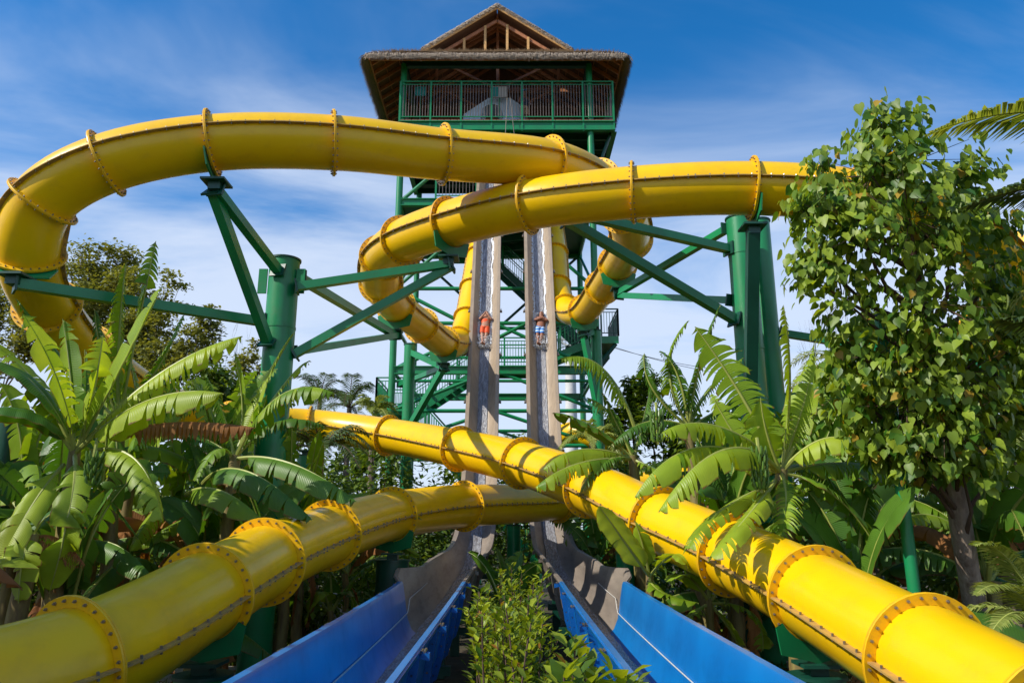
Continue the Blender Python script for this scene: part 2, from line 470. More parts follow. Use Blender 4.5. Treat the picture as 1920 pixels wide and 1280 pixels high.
# ================================================================== yellow tube slides
TR = 0.40
def tube_slide(label, pts, rolls=()):
    P, idx = catmull(pts, 18)
    # light smoothing of the curve
    A = np.array([tuple(p) for p in P])
    for it in range(14):
        B = A.copy(); B[1:-1] = 0.25 * A[:-2] + 0.5 * A[1:-1] + 0.25 * A[2:]; A = B
    P = [Vector(a) for a in A.tolist()]
    base = Vector((P[len(P) // 2].x, P[len(P) // 2].y, 0))
    root = thing('tube_slide', label, 'water slide', base, 'yellow tube slides')
    def frame(i):
        t = (P[min(len(P) - 1, i + 1)] - P[max(0, i - 1)]).normalized()
        s = t.cross(Vector((0, 0, 1))).normalized(); n = s.cross(t).normalized()
        if rolls:                       # the shell halves are banked through the bends
            a = R(float(np.interp(i / 18.0, [r[0] for r in rolls], [r[1] for r in rolls])))
            s, n = s * math.cos(a) + n * math.sin(a), n * math.cos(a) - s * math.sin(a)
        return t, s, n
    NS = 32
    for k in range(len(idx) - 1):
        i0, i1 = idx[k], idx[k + 1]
        m = MB(); rings = list(range(i0, i1 + 1, 2))
        if rings[-1] != i1: rings.append(i1)
        vs = []; fs = []
        L = len(rings)
        for q, i in enumerate(rings):
            t, s, n = frame(i)
            r = TR
            for a in range(NS):
                an = 2 * math.pi * a / NS
                vs.append(P[i] + (s * math.cos(an) + n * math.sin(an)) * r)
        for q in range(L - 1):
            for a in range(NS):
                b = (a + 1) % NS
                fs.append((q * NS + a, (q + 1) * NS + a, (q + 1) * NS + b, q * NS + b))
        # inner skin, so the shell has thickness
        n0 = len(vs)
        for q, i in enumerate(rings):
            t, s, n = frame(i)
            for a in range(NS):
                an = 2 * math.pi * a / NS
                vs.append(P[i] + (s * math.cos(an) + n * math.sin(an)) * (TR - 0.012))
        for q in range(L - 1):
            for a in range(NS):
                b = (a + 1) % NS
                fs.append((n0 + q * NS + a, n0 + q * NS + b, n0 + (q + 1) * NS + b, n0 + (q + 1) * NS + a))
        m.add(vs, fs)
        sec = m.build('tube_section', YEL, root)
        # seam flanges on both sides
        for sg in (-1, 1):
            sm = MB(); vs = []; fs = []
            for q, i in enumerate(rings):
                t, s, n = frame(i)
                for (ro, up) in ((TR - 0.006, -0.007), (TR + 0.06, -0.007), (TR + 0.06, 0.007), (TR - 0.006, 0.007)):
                    vs.append(P[i] + s * sg * ro + n * up)
            for q in range(L - 1):
                for a in range(4):
                    b = (a + 1) % 4
                    f = (q * 4 + a, q * 4 + b, (q + 1) * 4 + b, (q + 1) * 4 + a)
                    fs.append(f if sg > 0 else f[::-1])
            sm.add(vs, fs)
            sm.build('seam_flange', SEAM, sec, smooth=False)
        # seam bolts: joined, too small to pick apart
        bm_ = MB()
        dist = 0; nxt = 0.12
        for i in range(i0 + 1, i1):
            dist += (P[i] - P[i - 1]).length
            if dist > nxt:
                nxt += 0.19
                t, s, n = frame(i)
                for sg in (-1, 1):
                    c = P[i] + s * sg * (TR + 0.035)
                    bm_.tube([c - n * 0.03, c + n * 0.032], 0.011, 5)
        if bm_.v:
            tag(bm_.build('seam_bolts', BOLT, sec, smooth=False), kind='stuff')
    for k, i in enumerate(idx):
        i = min(i, len(P) - 1)
        t, s, n = frame(i)
        c = P[i]
        m = MB(); vs = []; fs = []
        for d, r in ((-0.017, TR + 0.001), (-0.017, TR + 0.083), (-0.003, TR + 0.085), (-0.0005, TR + 0.079), (0.0005, TR + 0.079), (0.003, TR + 0.085), (0.017, TR + 0.083), (0.017, TR + 0.001)):
            for a in range(40):
                an = 2 * math.pi * a / 40
                vs.append(c + (s * math.cos(an) + n * math.sin(an)) * r + t * d)
        for q in range(7):
            for a in range(40):
                b = (a + 1) % 40
                fs.append((q * 40 + a, (q + 1) * 40 + a, (q + 1) * 40 + b, q * 40 + b))
        m.add(vs, fs)
        fl = m.build('flange', YFL, root, origin=c, angle=30)
        bl = MB()
        for a in range(28):
            an = 2 * math.pi * (a + 0.5) / 28
            e = (s * math.cos(an) + n * math.sin(an))
            p = c + e * (TR + 0.05)
            bl.tube([p - t * 0.042, p + t * 0.042], 0.0065, 5)
            bl.tube([p - t * 0.030, p - t * 0.017], 0.0125, 6)
            bl.tube([p + t * 0.017, p + t * 0.030], 0.0125, 6)
        tag(bl.build('flange_bolts', BOLT, fl, smooth=False), kind='stuff')
    return root, P, idx

K = 0.8
ROLLA = -8
def pts(L): return [PZ(a, b, c * K) for a, b, c in L]
A_PTS = [(1026, 385, 36), (1034, 425, 34), (1040, 475, 32.2), (1044, 535, 31), (1058, 578, 29.6), (1095, 583, 27.2), (1130, 538, 24.6),
         (1158, 495, 22.3), (1183, 448, 20), (1170, 395, 18.2), (1118, 345, 16.7), (1032, 308, 15.4), (830, 290, 14.6), (626, 268, 13.75), (397, 268, 13.4),
         (198, 307, 13.0), (80, 378, 12.9), (52, 478, 13.1), (88, 572, 14), (160, 655, 16), (282, 745, 18.5), (425, 792, 21.2), (580, 797, 22.8),
         (728, 816, 21.8), (862, 841, 19.5), (980, 868, 17.2), (1108, 914, 14.6), (1238, 980, 12.3), (1376, 1040, 10.7), (1530, 1118, 8.8), (1742, 1240, 6.7), (2000, 1390, 5.2)]
B_PTS = [(916, 392, 36), (907, 435, 34), (898, 480, 32.4), (888, 540, 31), (878, 596, 29.8), (862, 640, 28.4), (832, 642, 26.5), (790, 610, 24.4),
         (742, 573, 22.2), (714, 530, 20), (719, 482, 18.3), (756, 452, 17.2), (844, 420, 16.0), (991, 384, 14.9), (1186, 361, 14.3), (1411, 353, 14.0), (1600, 368, 13.9),
         (1770, 410, 14.0), (1865, 480, 14.4), (1880, 560, 15.4), (1846, 630, 17), (1780, 676, 19), (1690, 722, 21), (1560, 790, 23), (1400, 858, 24), (1220, 915, 23.6), (1045, 940, 21.2),
         (867, 948, 17.8), (735, 966, 15.6), (615, 1003, 12.8), (492, 1054, 10.3), (385, 1114, 8.7), (135, 1248, 6.6), (-190, 1345, 5.6)]
SLIDE_A, PA, IA = tube_slide('yellow tube slide looping at upper left and running out at lower right', pts(A_PTS), [(10, 0), (12, ROLLA), (15, ROLLA), (18, 0)])
SLIDE_B, PB, IB = tube_slide('yellow tube slide looping behind the leafy tree and running out at lower left', pts(B_PTS))

# ================================================================== two straight speed slides
PROF = [(27.4, 14.6), (26.2, 13.2), (25.2, 11.75), (24.1, 9.8), (22.4, 6.25), (20.75, 2.8), (19.7, 1.2), (18.5, 0.05), (17, -0.72), (15, -1.12), (13, -1.33), (11, -1.42), (8, -1.48), (4, -1.52), (1.2, -1.54)]
def speed_slide(sign, label):
    P, idx = catmull([(0, y, h + CAM_H) for y, h in PROF], 24)
    root = thing('speed_slide', label, 'water slide', (sign * 1.1, 12, 0), 'straight speed slides')
    def xc(y):
        k = min(1, max(0, (19.0 - y) / 8.0)); k = k * k * (3 - 2 * k)
        return sign * (0.83 if sign < 0 else 0.87) * (1 - k) + sign * (1.12 if sign < 0 else 1.14) * k
    def kk(y):
        k = min(1, max(0, (18.6 - y) / 5.0)); return k * k * (3 - 2 * k)
    def prof(y):
        k = kk(y); L = lambda a, b: a + (b - a) * k
        flare = max(0, 1 - abs(y - 11.8) / 1.4) if 11.0 < y < 13.2 else 0
        pr = []
        for sg in (-1, 1):
            outer = (sg == sign)
            wall = [(0.0, 0.0), (L(0.13, 0.20), 0.0), (L(0.19, 0.27), L(0.03, 0.06)), (L(0.26, 0.33), L(0.12, 0.20)), (L(0.31, 0.365), L(0.21, 0.42)),
                    (L(0.345, 0.405) , L(0.30, 0.66)), (L(0.36, 0.42) , L(0.325, 0.69)), (L(0.45, 0.47), L(0.33, 0.695)), (L(0.452, 0.472), L(0.27, 0.64))]
            if outer and flare > 0:
                wall = [(a + (0.16 * flare * (b / 0.7) ** 2), b * (1 + 0.16 * flare)) for a, b in wall]
            pr.append([(sg * a, b) for a, b in wall])
        left = pr[0][::-1]; right = pr[1][1:]
        inner = left + right
        t = 0.014
        outer_ = []
        for a, b in inner[1:-1][::-1]:
            outer_.append((a * 1.0 + (t if a > 0 else -t) * (1 if abs(a) > 0.24 else 0), b - t))
        return inner, outer_
    # stations at about even spacing
    S = [0]
    for p, q in zip(P, P[1:]): S.append(S[-1] + (q - p).length)
    S = np.array(S)
    def at(s):
        i = int(np.clip(np.searchsorted(S, s) - 1, 0, len(P) - 2)); f = (s - S[i]) / (S[i + 1] - S[i])
        p = P[i].lerp(P[i + 1], f); d = (P[min(i + 3, len(P) - 1)] - P[max(i - 2, 0)]).normalized()
        n = Vector((0, d.z, -d.y)).normalized()
        if n.z < 0: n = -n
        return Vector((xc(p.y), p.y, p.z)), d, n
    s_seam = float(np.interp(-11.0, [-p.y for p in P], S))
    bounds = [s_seam]
    while bounds[0] > 2.2: bounds.insert(0, bounds[0] - 1.7)
    bounds[0] = 0
    while bounds[-1] < S[-1] - 2.0: bounds.append(bounds[-1] + 1.35)
    bounds[-1] = S[-1]
    for a, b in zip(bounds, bounds[1:]):
        blue = a >= s_seam - 0.01
        curved = (not blue) and at(a)[0].y < 19.4
        m = MB(); n_ = max(4, int((b - a) / 0.14)); vs = []; fs = []; cnt = None
        for q in range(n_ + 1):
            s = a + (b - a) * q / n_
            c, d, n = at(min(max(s, 0), S[-1]))
            yy = c.y if not blue else min(c.y, 10.99)
            inn, out = prof(yy)
            ring = inn + out; cnt = len(ring)
            for (x, h) in ring: vs.append(c + Vector((x, 0, 0)) + n * h)
        for q in range(n_):
            for k in range(cnt):
                k2 = (k + 1) % cnt
                fs.append((q * cnt + k, (q + 1) * cnt + k, (q + 1) * cnt + k2, q * cnt + k2))
        m.add(vs, fs)
        sec = m.build('flume_section', BLU if blue else (BEI2 if curved else BEI), root, angle=40)
        # joint rib on the outside of the shell with its bolts
        c, d, n = at(a + 0.001)
        inn, out = prof(min(c.y, 10.99) if blue else c.y)
        jm = MB(); vs = []; fs = []
        seq = inn
        for dd in (-0.03, 0.03):
            for (x, h) in seq:
                vs.append(c + Vector((x + (0.006 if x > 0 else -0.006), 0, 0)) + n * (h - 0.016) + d * dd)
            for (x, h) in seq:
                r = math.hypot(x, 0.3); vs.append(c + Vector((x + 0.075 * (1 if x > 0.15 else (-1 if x < -0.15 else x / 0.15)), 0, 0)) + n * (min(h - 0.03, 0.66) if h > 0.1 else h - 0.09) + d * dd)
        M_ = len(seq)
        for k in range(M_ - 1):
            fs += [(k, k + 1, M_ + k + 1, M_ + k), (2 * M_ + k + 1, 2 * M_ + k, 3 * M_ + k, 3 * M_ + k + 1), (M_ + k, M_ + k + 1, 3 * M_ + k + 1, 3 * M_ + k)]
        jm.add(vs, fs)
        jf = jm.build('joint_flange', BLU2 if blue else BEI2, root, smooth=False)
        bl = MB()
        for k in range(1, M_ - 1):
            p0 = vs[k]; p1 = vs[M_ + k]; pm = (Vector(p0) + Vector(p1)) / 2 - d * (-0.03)
            bl.tube([pm - d * 0.09, pm + d * 0.03], 0.011, 6)
            if k < M_ - 2:
                q0 = (Vector(vs[k + 1]) + Vector(vs[M_ + k + 1])) / 2 + d * 0.03; pm = (pm + q0) / 2
                bl.tube([pm - d * 0.09, pm + d * 0.03], 0.011, 6)
        tag(bl.build('flange_bolts', BOLT, jf, smooth=False), kind='stuff')
    # pale sealant line along the outer wall
    cm = MB(); line = []
    for q in range(60):
        s = s_seam - 2.2 + q * 0.15
        if s > S[-1]: break
        c, d, n = at(s); inn, out = prof(c.y)
        k = kk(c.y); hh = 0.42 if s < s_seam - 0.3 else (0.42 - 0.14 * min(1, (s - s_seam + 0.3) / 0.3))
        xx = 0.371 if hh > 0.41 else 0.371 - (0.42 - hh) * 0.16
        line.append(c + Vector((sign * (xx - 0.012 - (0.0 if hh > 0.4 else 0.01)), 0, 0)) + n * hh)
    cm.tube(line, 0.007, 5); cm.build('sealant_line', CAULK, root)
    # under-frame legs
    for y_ in (16.6, 14.2, 12.2, 9.4, 6.6):
        s = float(np.interp(-y_, [-p.y for p in P], S)); c, d, n = at(s)
        lg = MB(); lg.beam((c.x, c.y, c.z - 0.12), (c.x, c.y, 0.0), 0.16); lg.box((c.x, c.y, c.z - 0.16), (0.8, 0.12, 0.10)); lg.build('leg', DGRN, root, smooth=False)
    for s in (7.5, 9.6):
        pass
    # water
    wm = MB(); vs = []; fs = []; uv = []
    n_ = 220; W = 7
    for q in range(n_ + 1):
        s = 0.3 + (S[-1] - 0.35) * q / n_
        c, d, n = at(s); k = kk(c.y)
        hw = 0.135 + 0.075 * k + 0.02 * noise.noise(Vector((s * 2.1, sign * 3, 0)))
        for j in range(W):
            u = -1 + 2 * j / (W - 1)
            hh = 0.012 + 0.012 * noise.noise(Vector((u * 3, s * 5, sign))) + 0.012 * u ** 4
            vs.append(c + Vector((u * hw, 0, 0)) + n * hh)
    for q in range(n_):
        for j in range(W - 1):
            fs.append((q * W + j, (q + 1) * W + j, (q + 1) * W + j + 1, q * W + j + 1))
    wm.add(vs, fs)
    tag(wm.build('water', WATER, angle=180), kind='structure')
    return root, at, S, P
SPL, atL, SL, PL = speed_slide(-1, 'left straight tan speed slide, ending in the blue run-out trough left of the shrubs')
SPR, atR, SR, PR = speed_slide(1, 'right straight tan speed slide, ending in the blue run-out trough right of the shrubs')
# ================================================================== support columns of the tube slides
def column(root, c, r, z0, z1, m=GRN, cap=True, collars=()):
    cm = MB(); cm.tube([(c.x, c.y, z0), (c.x, c.y, z1)], r, 28, cap=True)
    for zc in collars: cm.tube([(c.x, c.y, zc - 0.02), (c.x, c.y, zc + 0.02)], r + 0.008, 28)
    o = cm.build('column', m, root)
    if cap:
        k = MB(); k.tube([(c.x, c.y, z1 + 0.001), (c.x, c.y, z1 + 0.03)], r + 0.02, 28); k.build('cap_plate', DGRN, root)
    b = MB(); b.tube([(c.x, c.y, z0 - 0.02), (c.x, c.y, z0 + 0.04)], r + 0.12, 20); b.build('base_plate', DGRN, root)
    return o
def strut(root, p, q, w=0.13, colr=GRN, col=None, cr=0.25):
    """square hollow beam with bolted end plates"""
    s = MB(); s.beam(p, q, w, w); o = s.build('strut', colr, root, smooth=False)
    e = MB(); d = (q - p).normalized()
    e.beam(p - d * 0.01, p + d * 0.02, w * 1.9, w * 1.7); e.beam(q - d * 0.02, q + d * 0.01, w * 1.9, w * 1.7)
    e.build('end_plate', DGRN, o, smooth=False)
    return o
def saddle(root, c, t, w=0.8):
    """curved cradle plate under a flange at c, tube direction t"""
    s = t.cross(Vector((0, 0, 1))).normalized(); n = s.cross(t).normalized()
    m = MB(); vs = []; fs = []
    N_ = 16
    for dd in (0.036, 0.056):
        for k in range(N_ + 1):
            a = math.pi * (1.18 + 0.64 * k / N_)
            e = s * math.cos(a) + n * math.sin(a)
            vs.append(c + e * (TR + 0.02) + t * dd)
        for k in range(N_ + 1):
            a = math.pi * (1.18 + 0.64 * k / N_)
            e = s * math.cos(a) + n * math.sin(a)
            k_ = 1 - abs(2 * k / N_ - 1)
            vs.append(c + s * math.cos(a) * (TR + 0.10) * (1 - 0.45 * k_) + n * (-(TR + 0.10 + 0.1 * k_) if k_ > 0 else math.sin(a) * (TR + .1)) + t * dd)
    M_ = N_ + 1
    for k in range(N_):
        fs += [(k, k + 1, M_ + k + 1, M_ + k), (2 * M_ + k + 1, 2 * M_ + k, 3 * M_ + k, 3 * M_ + k + 1),
               (k + 1, k, 2 * M_ + k, 2 * M_ + k + 1), (M_ + k, M_ + k + 1, 3 * M_ + k + 1, 3 * M_ + k)]
    m.add(vs, fs)
    m.build('saddle_plate', GRN, root, smooth=False)
    p = MB(); b = c - n * (TR + 0.22)
    p.box(b, (0.34, 0.34, 0.03)); p.box(b - Vector((0, 0, 0.07)), (0.17, 0.17, 0.11)); p.build('bearing_plate', DGRN, root, smooth=False)
    return b - Vector((0, 0, 0.1))
def tangent(P, i): return (P[min(len(P) - 1, i + 1)] - P[max(0, i - 1)]).normalized()
def sad_at(root, P, idx, k):
    i = min(idx[k], len(P) - 1); return saddle(root, P[i], tangent(P, i))

# left column
c = PZ(526, 600, 12.2)
zt = PZ(526, 480, 12.2).z
t = thing('support_column', 'thick green column with long struts left of the tower, rising out of the banana plants', 'column', (c.x, c.y, 0), 'green slide support columns')
column(t, c, 0.245, 0, zt, collars=(zt - 1.15,))
for sg in (-1, 1):
    l = MB(); l.box((c.x + sg * 0.31, c.y - 0.1, zt - 0.38), (0.14, 0.03, 0.42)); l.build('lug_plate', GRN, t, smooth=False)
n0 = sad_at(t, PA, IA, 14)
strut(t, n0, Vector((c.x - 0.02, c.y - 0.26, zt - 0.25)), 0.13)
strut(t, n0 + Vector((-0.06, 0.05, 0)), Vector((c.x - 0.1, c.y - 0.24, PZ(515, 645, 12).z)), 0.14)
n1 = sad_at(t, PA, IA, 17)
strut(t, n1, PZ(492, 603, 12.1), 0.14)
n2 = sad_at(t, PB, IB, 12)
strut(t, n2, PZ(556, 538, 12.1), 0.13)
strut(t, n2 + Vector((0.05, 0.05, -0.02)), PZ(552, 664, 12.1), 0.13)
n3 = sad_at(t, PB, IB, 8)
strut(t, n3, PZ(560, 520, 12.3), 0.14)
strut(t, n3 + Vector((0.05, 0, 0)), PZ(545, 660, 12.4), 0.13)
# right pair of columns
c = PZ(1398, 560, 13.6)
zt = PZ(1398, 396, 13.6).z
t = thing('support_column', 'thick bright green column right of the tower, left of its darker twin, with long struts', 'column', (c.x, c.y, 0), 'green slide support columns')
column(t, c, 0.245, 0, zt, collars=(PZ(1398, 660, 13.6).z, PZ(1398, 470, 13.6).z))
strut(t, PZ(1092, 404, 12.5), Vector((c.x - 0.26, c.y - 0.05, PZ(1380, 452, 13.4).z)), 0.14)
strut(t, PZ(1062, 412, 12.4), Vector((c.x - 0.26, c.y - 0.1, PZ(1385, 596, 13.3).z)), 0.15)
n1 = sad_at(t, PA, IA, 7)
strut(t, n1, Vector((c.x - 0.22, c.y + 0.08, PZ(1370, 412, 13.6).z)), 0.13)
strut(t, n1 + Vector((0.02, 0, -0.05)), Vector((c.x - 0.24, c.y + 0.04, PZ(1380, 562, 13.6).z)), 0.13)
c2 = PZ(1434, 560, 14.3)
t2 = thing('support_column', 'darker green column right behind its brighter twin, with struts reaching behind the leafy tree', 'column', (c2.x, c2.y, 0), 'green slide support columns')
column(t2, c2, 0.21, 0, PZ(1434, 402, 14.3).z)
n2 = sad_at(t2, PB, IB, 15)
p_up = Vector((n2.x - 0.02, n2.y + 0.02, 0.0))
ps = MB(); ps.beam(n2, Vector((n2.x + 0.16, c.y - 0.34, 0.4)), 0.17, 0.17); ps.build('raking_leg', DGRN, t2, smooth=False)
n3 = PB[IB[20]] - Vector((0.1, 0, 0.55))
sad_at(t2, PB, IB, 20)
strut(t2, Vector((c2.x + 0.22, c2.y, PZ(1442, 628, 14.3).z)), n3, 0.13)
strut(t2, PZ(1462, 745, 14.3), n3 + Vector((0, 0.1, -0.02)), 0.13)
for zz in (628, 640):
    k = MB(); k.box(PZ(1450, zz, 14.3), (0.2, 0.1, 0.03)); k.build('lug_plate', DGRN, t2, smooth=False)
# short columns beneath the low tubes
def short_col(P, idx, k, r, label, m=GRN):
    i = min(idx[k], len(P) - 1); b = None
    root = thing('support_column', label, 'column', (P[i].x, P[i].y, 0), 'green slide support columns')
    b = saddle(root, P[i], tangent(P, i))
    column(root, b, r, 0, b.z - 0.02, m)
short_col(PA, IA, 29, 0.25, 'squat green column with cradle under the lower right yellow tube, nearest the viewer')

short_col(PB, IB, 31, 0.25, 'squat green column with cradle under the lower left yellow tube, nearest the viewer')
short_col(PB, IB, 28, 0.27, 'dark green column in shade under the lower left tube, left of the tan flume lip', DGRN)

short_col(PA, IA, 22, 0.2, 'green column under the left end of the lower yellow tube, behind banana leaves')
def pole(px, py0, py1, Z, r, label, m=GRN):
    a = PZ(px, py1, Z); b = PZ(px, py0, Z)
    root = thing('support_column', label, 'column', (a.x, a.y, 0), 'green slide support columns')
    column(root, a, r, 0, b.z, m)
    return root, a, b
pole(963, 985, 1050, 17.5, 0.16, 'green column seen between the two speed slides under the crossing tubes')
pole(1174, 1008, 1070, 12.4, 0.16, 'green column under the lower right tube beside the small sunlit banana plant')
pole(1712, 560, 1090, 8.0, 0.065, 'thin teal pole left of the leafy tree trunk')
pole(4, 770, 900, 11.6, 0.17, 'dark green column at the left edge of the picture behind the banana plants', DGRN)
r_, a_, b_ = pole(765, 640, 760, 22.0, 0.17, 'green column left of the tower carrying the low bend of the tube')
n = sad_at(r_, PB, IB, 6); strut(r_, n, Vector((a_.x, a_.y, b_.z - 0.2)), 0.16); strut(r_, n, Vector((a_.x, a_.y, b_.z - 2.6)), 0.16)
strut(r_, n, Vector((-3.95, 26.0, b_.z - 0.4)), 0.14)
r_, a_, b_ = pole(1121, 612, 760, 21.5, 0.16, 'green column right of the tower carrying the low bend of the right tube')
n = sad_at(r_, PA, IA, 5); strut(r_, n, Vector((a_.x, a_.y, b_.z)), 0.16); strut(r_, n, Vector((a_.x, a_.y, b_.z - 2.4)), 0.16)

# ================================================================== slide tower
XL, XR = PY(741, 560, 26).x, PY(1116, 560, 26).x
YF, YB = 26.0, 31.6
ZP = ZY(228, YF)                                   # platform deck level
PX0, PX1 = PY(748, 228, YF).x, PY(1151, 228, YF).x
XM = (PX0 + PX1) / 2
tower = thing('slide_tower', 'tall green steel slide tower with switchback stairs and thatched lookout roof', 'tower', ((XL + XR) / 2, 29, 0))
for x in (XL, XR):
    for y in (YF, YB):
        m = MB(); m.tube([(x, y, 0), (x, y, ZY(122, YF))], 0.125, 14); m.build('column', GRN, tower)
for x in (-1.35, 1.0):
    m = MB(); m.tube([(x, YB, 0), (x, YB, ZP - .3)], 0.11, 12); m.build('column', GRN, tower)
def tbeam(p, q, w=0.2, h=0.26, m=GRN, name='beam'):
    b = MB(); p = Vector(p); q = Vector(q); b.beam(p, q, w * 0.35, h)
    b.beam(p + Vector((0, 0, h / 2)), q + Vector((0, 0, h / 2)), w, 0.03); b.beam(p - Vector((0, 0, h / 2)), q - Vector((0, 0, h / 2)), w, 0.03)
    return b.build(name, m, tower, smooth=False)
def tpipe(p, q, r=0.07, m=GRN, name='brace'):
    b = MB(); b.tube([p, q], r, 10); return b.build(name, m, tower)
LV = [ZY(380, YF), ZY(541, YF), ZY(606, YF), ZY(694, YF), ZY(770, YF), ZY(835, YF)]
for i, z in enumerate(LV):
    if i in (0, 3):
        tbeam((XL, YF, z), (XR, YF, z)); tbeam((XL, YB, z), (XR, YB, z))
    else:
        tpipe((XL, YF, z), (XR, YF, z)); tpipe((XL, YB, z), (XR, YB, z))
    for x in (XL, XR): tpipe((x, YF, z), (x, YB, z))
tpipe((XL, YF, ZY(714, YF)), (XR, YF, ZY(714, YF)), 0.055)
XMID = (XL + XR) / 2
for i in range(len(LV) - 1):
    za, zb = LV[i], LV[i + 1]
    if i in (1,):
        continue
    tpipe((XL, YF, zb), (XMID, YF, za), 0.065); tpipe((XR, YF, zb), (XMID, YF, za), 0.065)
    for x in (XL, XR): tpipe((x, YF, zb), (x, YB, za), 0.06)
tpipe((XL, YF, LV[1]), (XMID, YF, LV[2] - 0.6), 0.07); tpipe((XR, YF, LV[1]), (XMID, YF, LV[2] - 0.6), 0.07)
tpipe((XL, YB, LV[0]), (XMID, YB, LV[1]), 0.06, DGRN); tpipe((XR, YB, LV[0]), (XMID, YB, LV[1]), 0.06, DGRN)
tpipe((XL, YB, LV[5]), (XMID, YB, LV[4]), 0.06, DGRN); tpipe((XR, YB, LV[5]), (XMID, YB, LV[4]), 0.06, DGRN)
for x in (XL, XR):
    tpipe((x, YF, LV[0]), (XMID + (x - XMID) * 0.15, YF, ZP - 0.5), 0.07)
# raking knee braces under the platform
for x0, x1 in ((XR, PX1 - 0.1), (XL, PX0 + 0.1)):
    for y in (YF + 0.3, YB):
        tpipe((x0, y, ZP - 2.6), (x1, y, ZP - 0.35), 0.07, DGRN)

# platform
dk = MB()
nb = 40
plat = MB(); plat.box(((PX0 + PX1) / 2, (YF + YB) / 2 + 0.1, ZP - 0.1), (PX1 - PX0, YB - YF + 0.4, 0.06))
plat_o = plat.build('platform_deck', DGRN, tower, smooth=False)
for k in range(33):                                 # deck boards, ends show at the edge
    w = (PX1 - PX0) / 33
    b = MB(); b.box((PX0 + (k + 0.5) * w, (YF + YB) / 2 + 0.08, ZP - 0.035), (w * 0.9, YB - YF + 0.5, 0.05)); b.build('deck_board', DECK, plat_o, smooth=False)
tbeam((PX0, YF - 0.1, ZP - 0.27), (PX1, YF - 0.1, ZP - 0.27), 0.22, 0.36, name='fascia_beam')
for x in (PX0, PX1): tbeam((x, YF, ZP - 0.27), (x, YB, ZP - 0.27), 0.2, 0.36, name='fascia_beam')
for k in range(7):
    y = YF + 0.7 + k * 0.8
    tbeam((PX0, y, ZP - 0.30), (PX1, y, ZP - 0.30), 0.12, 0.2, DGRN, name='joist')

BALM = None
def rail(p, q, h, parent, post_every, bal_every, top=0.05, posts=True, individual=True, bm=None, pm=GRN, drop=0.0):
    global BALM
    p = Vector(p); q = Vector(q); L_ = (q - p).length; d = (q - p) / L_
    root_m = MB(); up = Vector((0, 0, 1))
    root_m.beam(p + up * h, q + up * h, top, top * 0.9); root_m.beam(p + up * 0.12, q + up * 0.12, top * 0.7, top * 0.7)
    root_m.beam(p + up * (h - 0.13), q + up * (h - 0.13), top * 0.6, top * 0.6)
    ro = root_m.build('railing', pm, parent, smooth=False)
    if posts:
        n = max(1, round(L_ / post_every))
        for k in range(n + 1):
            e = p + d * (L_ * k / n)
            a = MB(); a.beam(e - up * drop, e + up * (h + 0.01), 0.065, 0.065, up=(0, 1, 0)); a.build('post', pm, ro, smooth=False)
    n = int(L_ / bal_every)
    if individual:
        if BALM is None:
            b = MB(); b.beam((0, 0, -0.5), (0, 0, 0.5), 0.022, 0.022, up=(0, 1, 0)); BALM = b.mesh('baluster', RAILM, False)
        for k in range(1, n):
            e = p + d * (L_ * k / n)
            inst(BALM, 'baluster', ro, e + up * (0.12 + (h - 0.25) / 2), scale=(1, 1, (h - 0.25)))
    else:
        b = MB()
        for k in range(1, n):
            e = p + d * (L_ * k / n); b.beam(e + up * 0.12, e + up * (h - 0.13), 0.02, 0.02, up=(0, 1, 0))
        tag(b.build('balusters', bm or GRN, ro, smooth=False), kind='stuff')
    return ro
RH = ZY(153, YF - 0.15) - ZP
rail((PX0 + 0.05, YF - 0.14, ZP), (PX1 - 0.02, YF - 0.14, ZP), RH, tower, 1.14, 0.108, drop=0.5)
rail((PX0 + 0.03, YF - 0.1, ZP), (PX0 + 0.03, YB, ZP), RH, tower, 1.14, 0.13)
rail((PX1 - 0.03, YF - 0.1, ZP), (PX1 - 0.03, YB, ZP), RH, tower, 1.14, 0.13)

# lower deck where the slides begin, with its own railing
ZD = ZY(372, YF)
d = MB(); d.box(((XL + XR) / 2, (YF + YB) / 2 + 0.3, ZD - 0.06), (XR - XL + 0.2, YB - YF - 0.3, 0.12)); d.build('start_deck', DGRN, tower, smooth=False)
rail((PX0 + 1.5, YF + 0.02, ZD), (-1.35, YF + 0.02, ZD), 1.15, tower, 1.2, 0.12, individual=False, bm=RAILM)
rail((-0.3, YF + 0.02, ZD), (0.35, YF + 0.02, ZD), 1.15, tower, 1.2, 0.12, individual=False, bm=RAILM)
# mid deck & enclosing panels below the platform
d = MB(); d.box((0.75, YB - 1.6, ZP - 2.35), (5.2, 2.6, 0.1)); d.build('mid_deck', DGRN, tower, smooth=False)
for (x0, x1, yy) in ((-1.9, 2.7, YB - 0.25),):
    for k in range(9):
        z = ZD + 0.25 + k * 0.36
        b = MB(); b.beam((x0, yy, z), (x1, yy, z), 0.05, 0.3); b.build('wall_board', DGRN, tower, smooth=False)

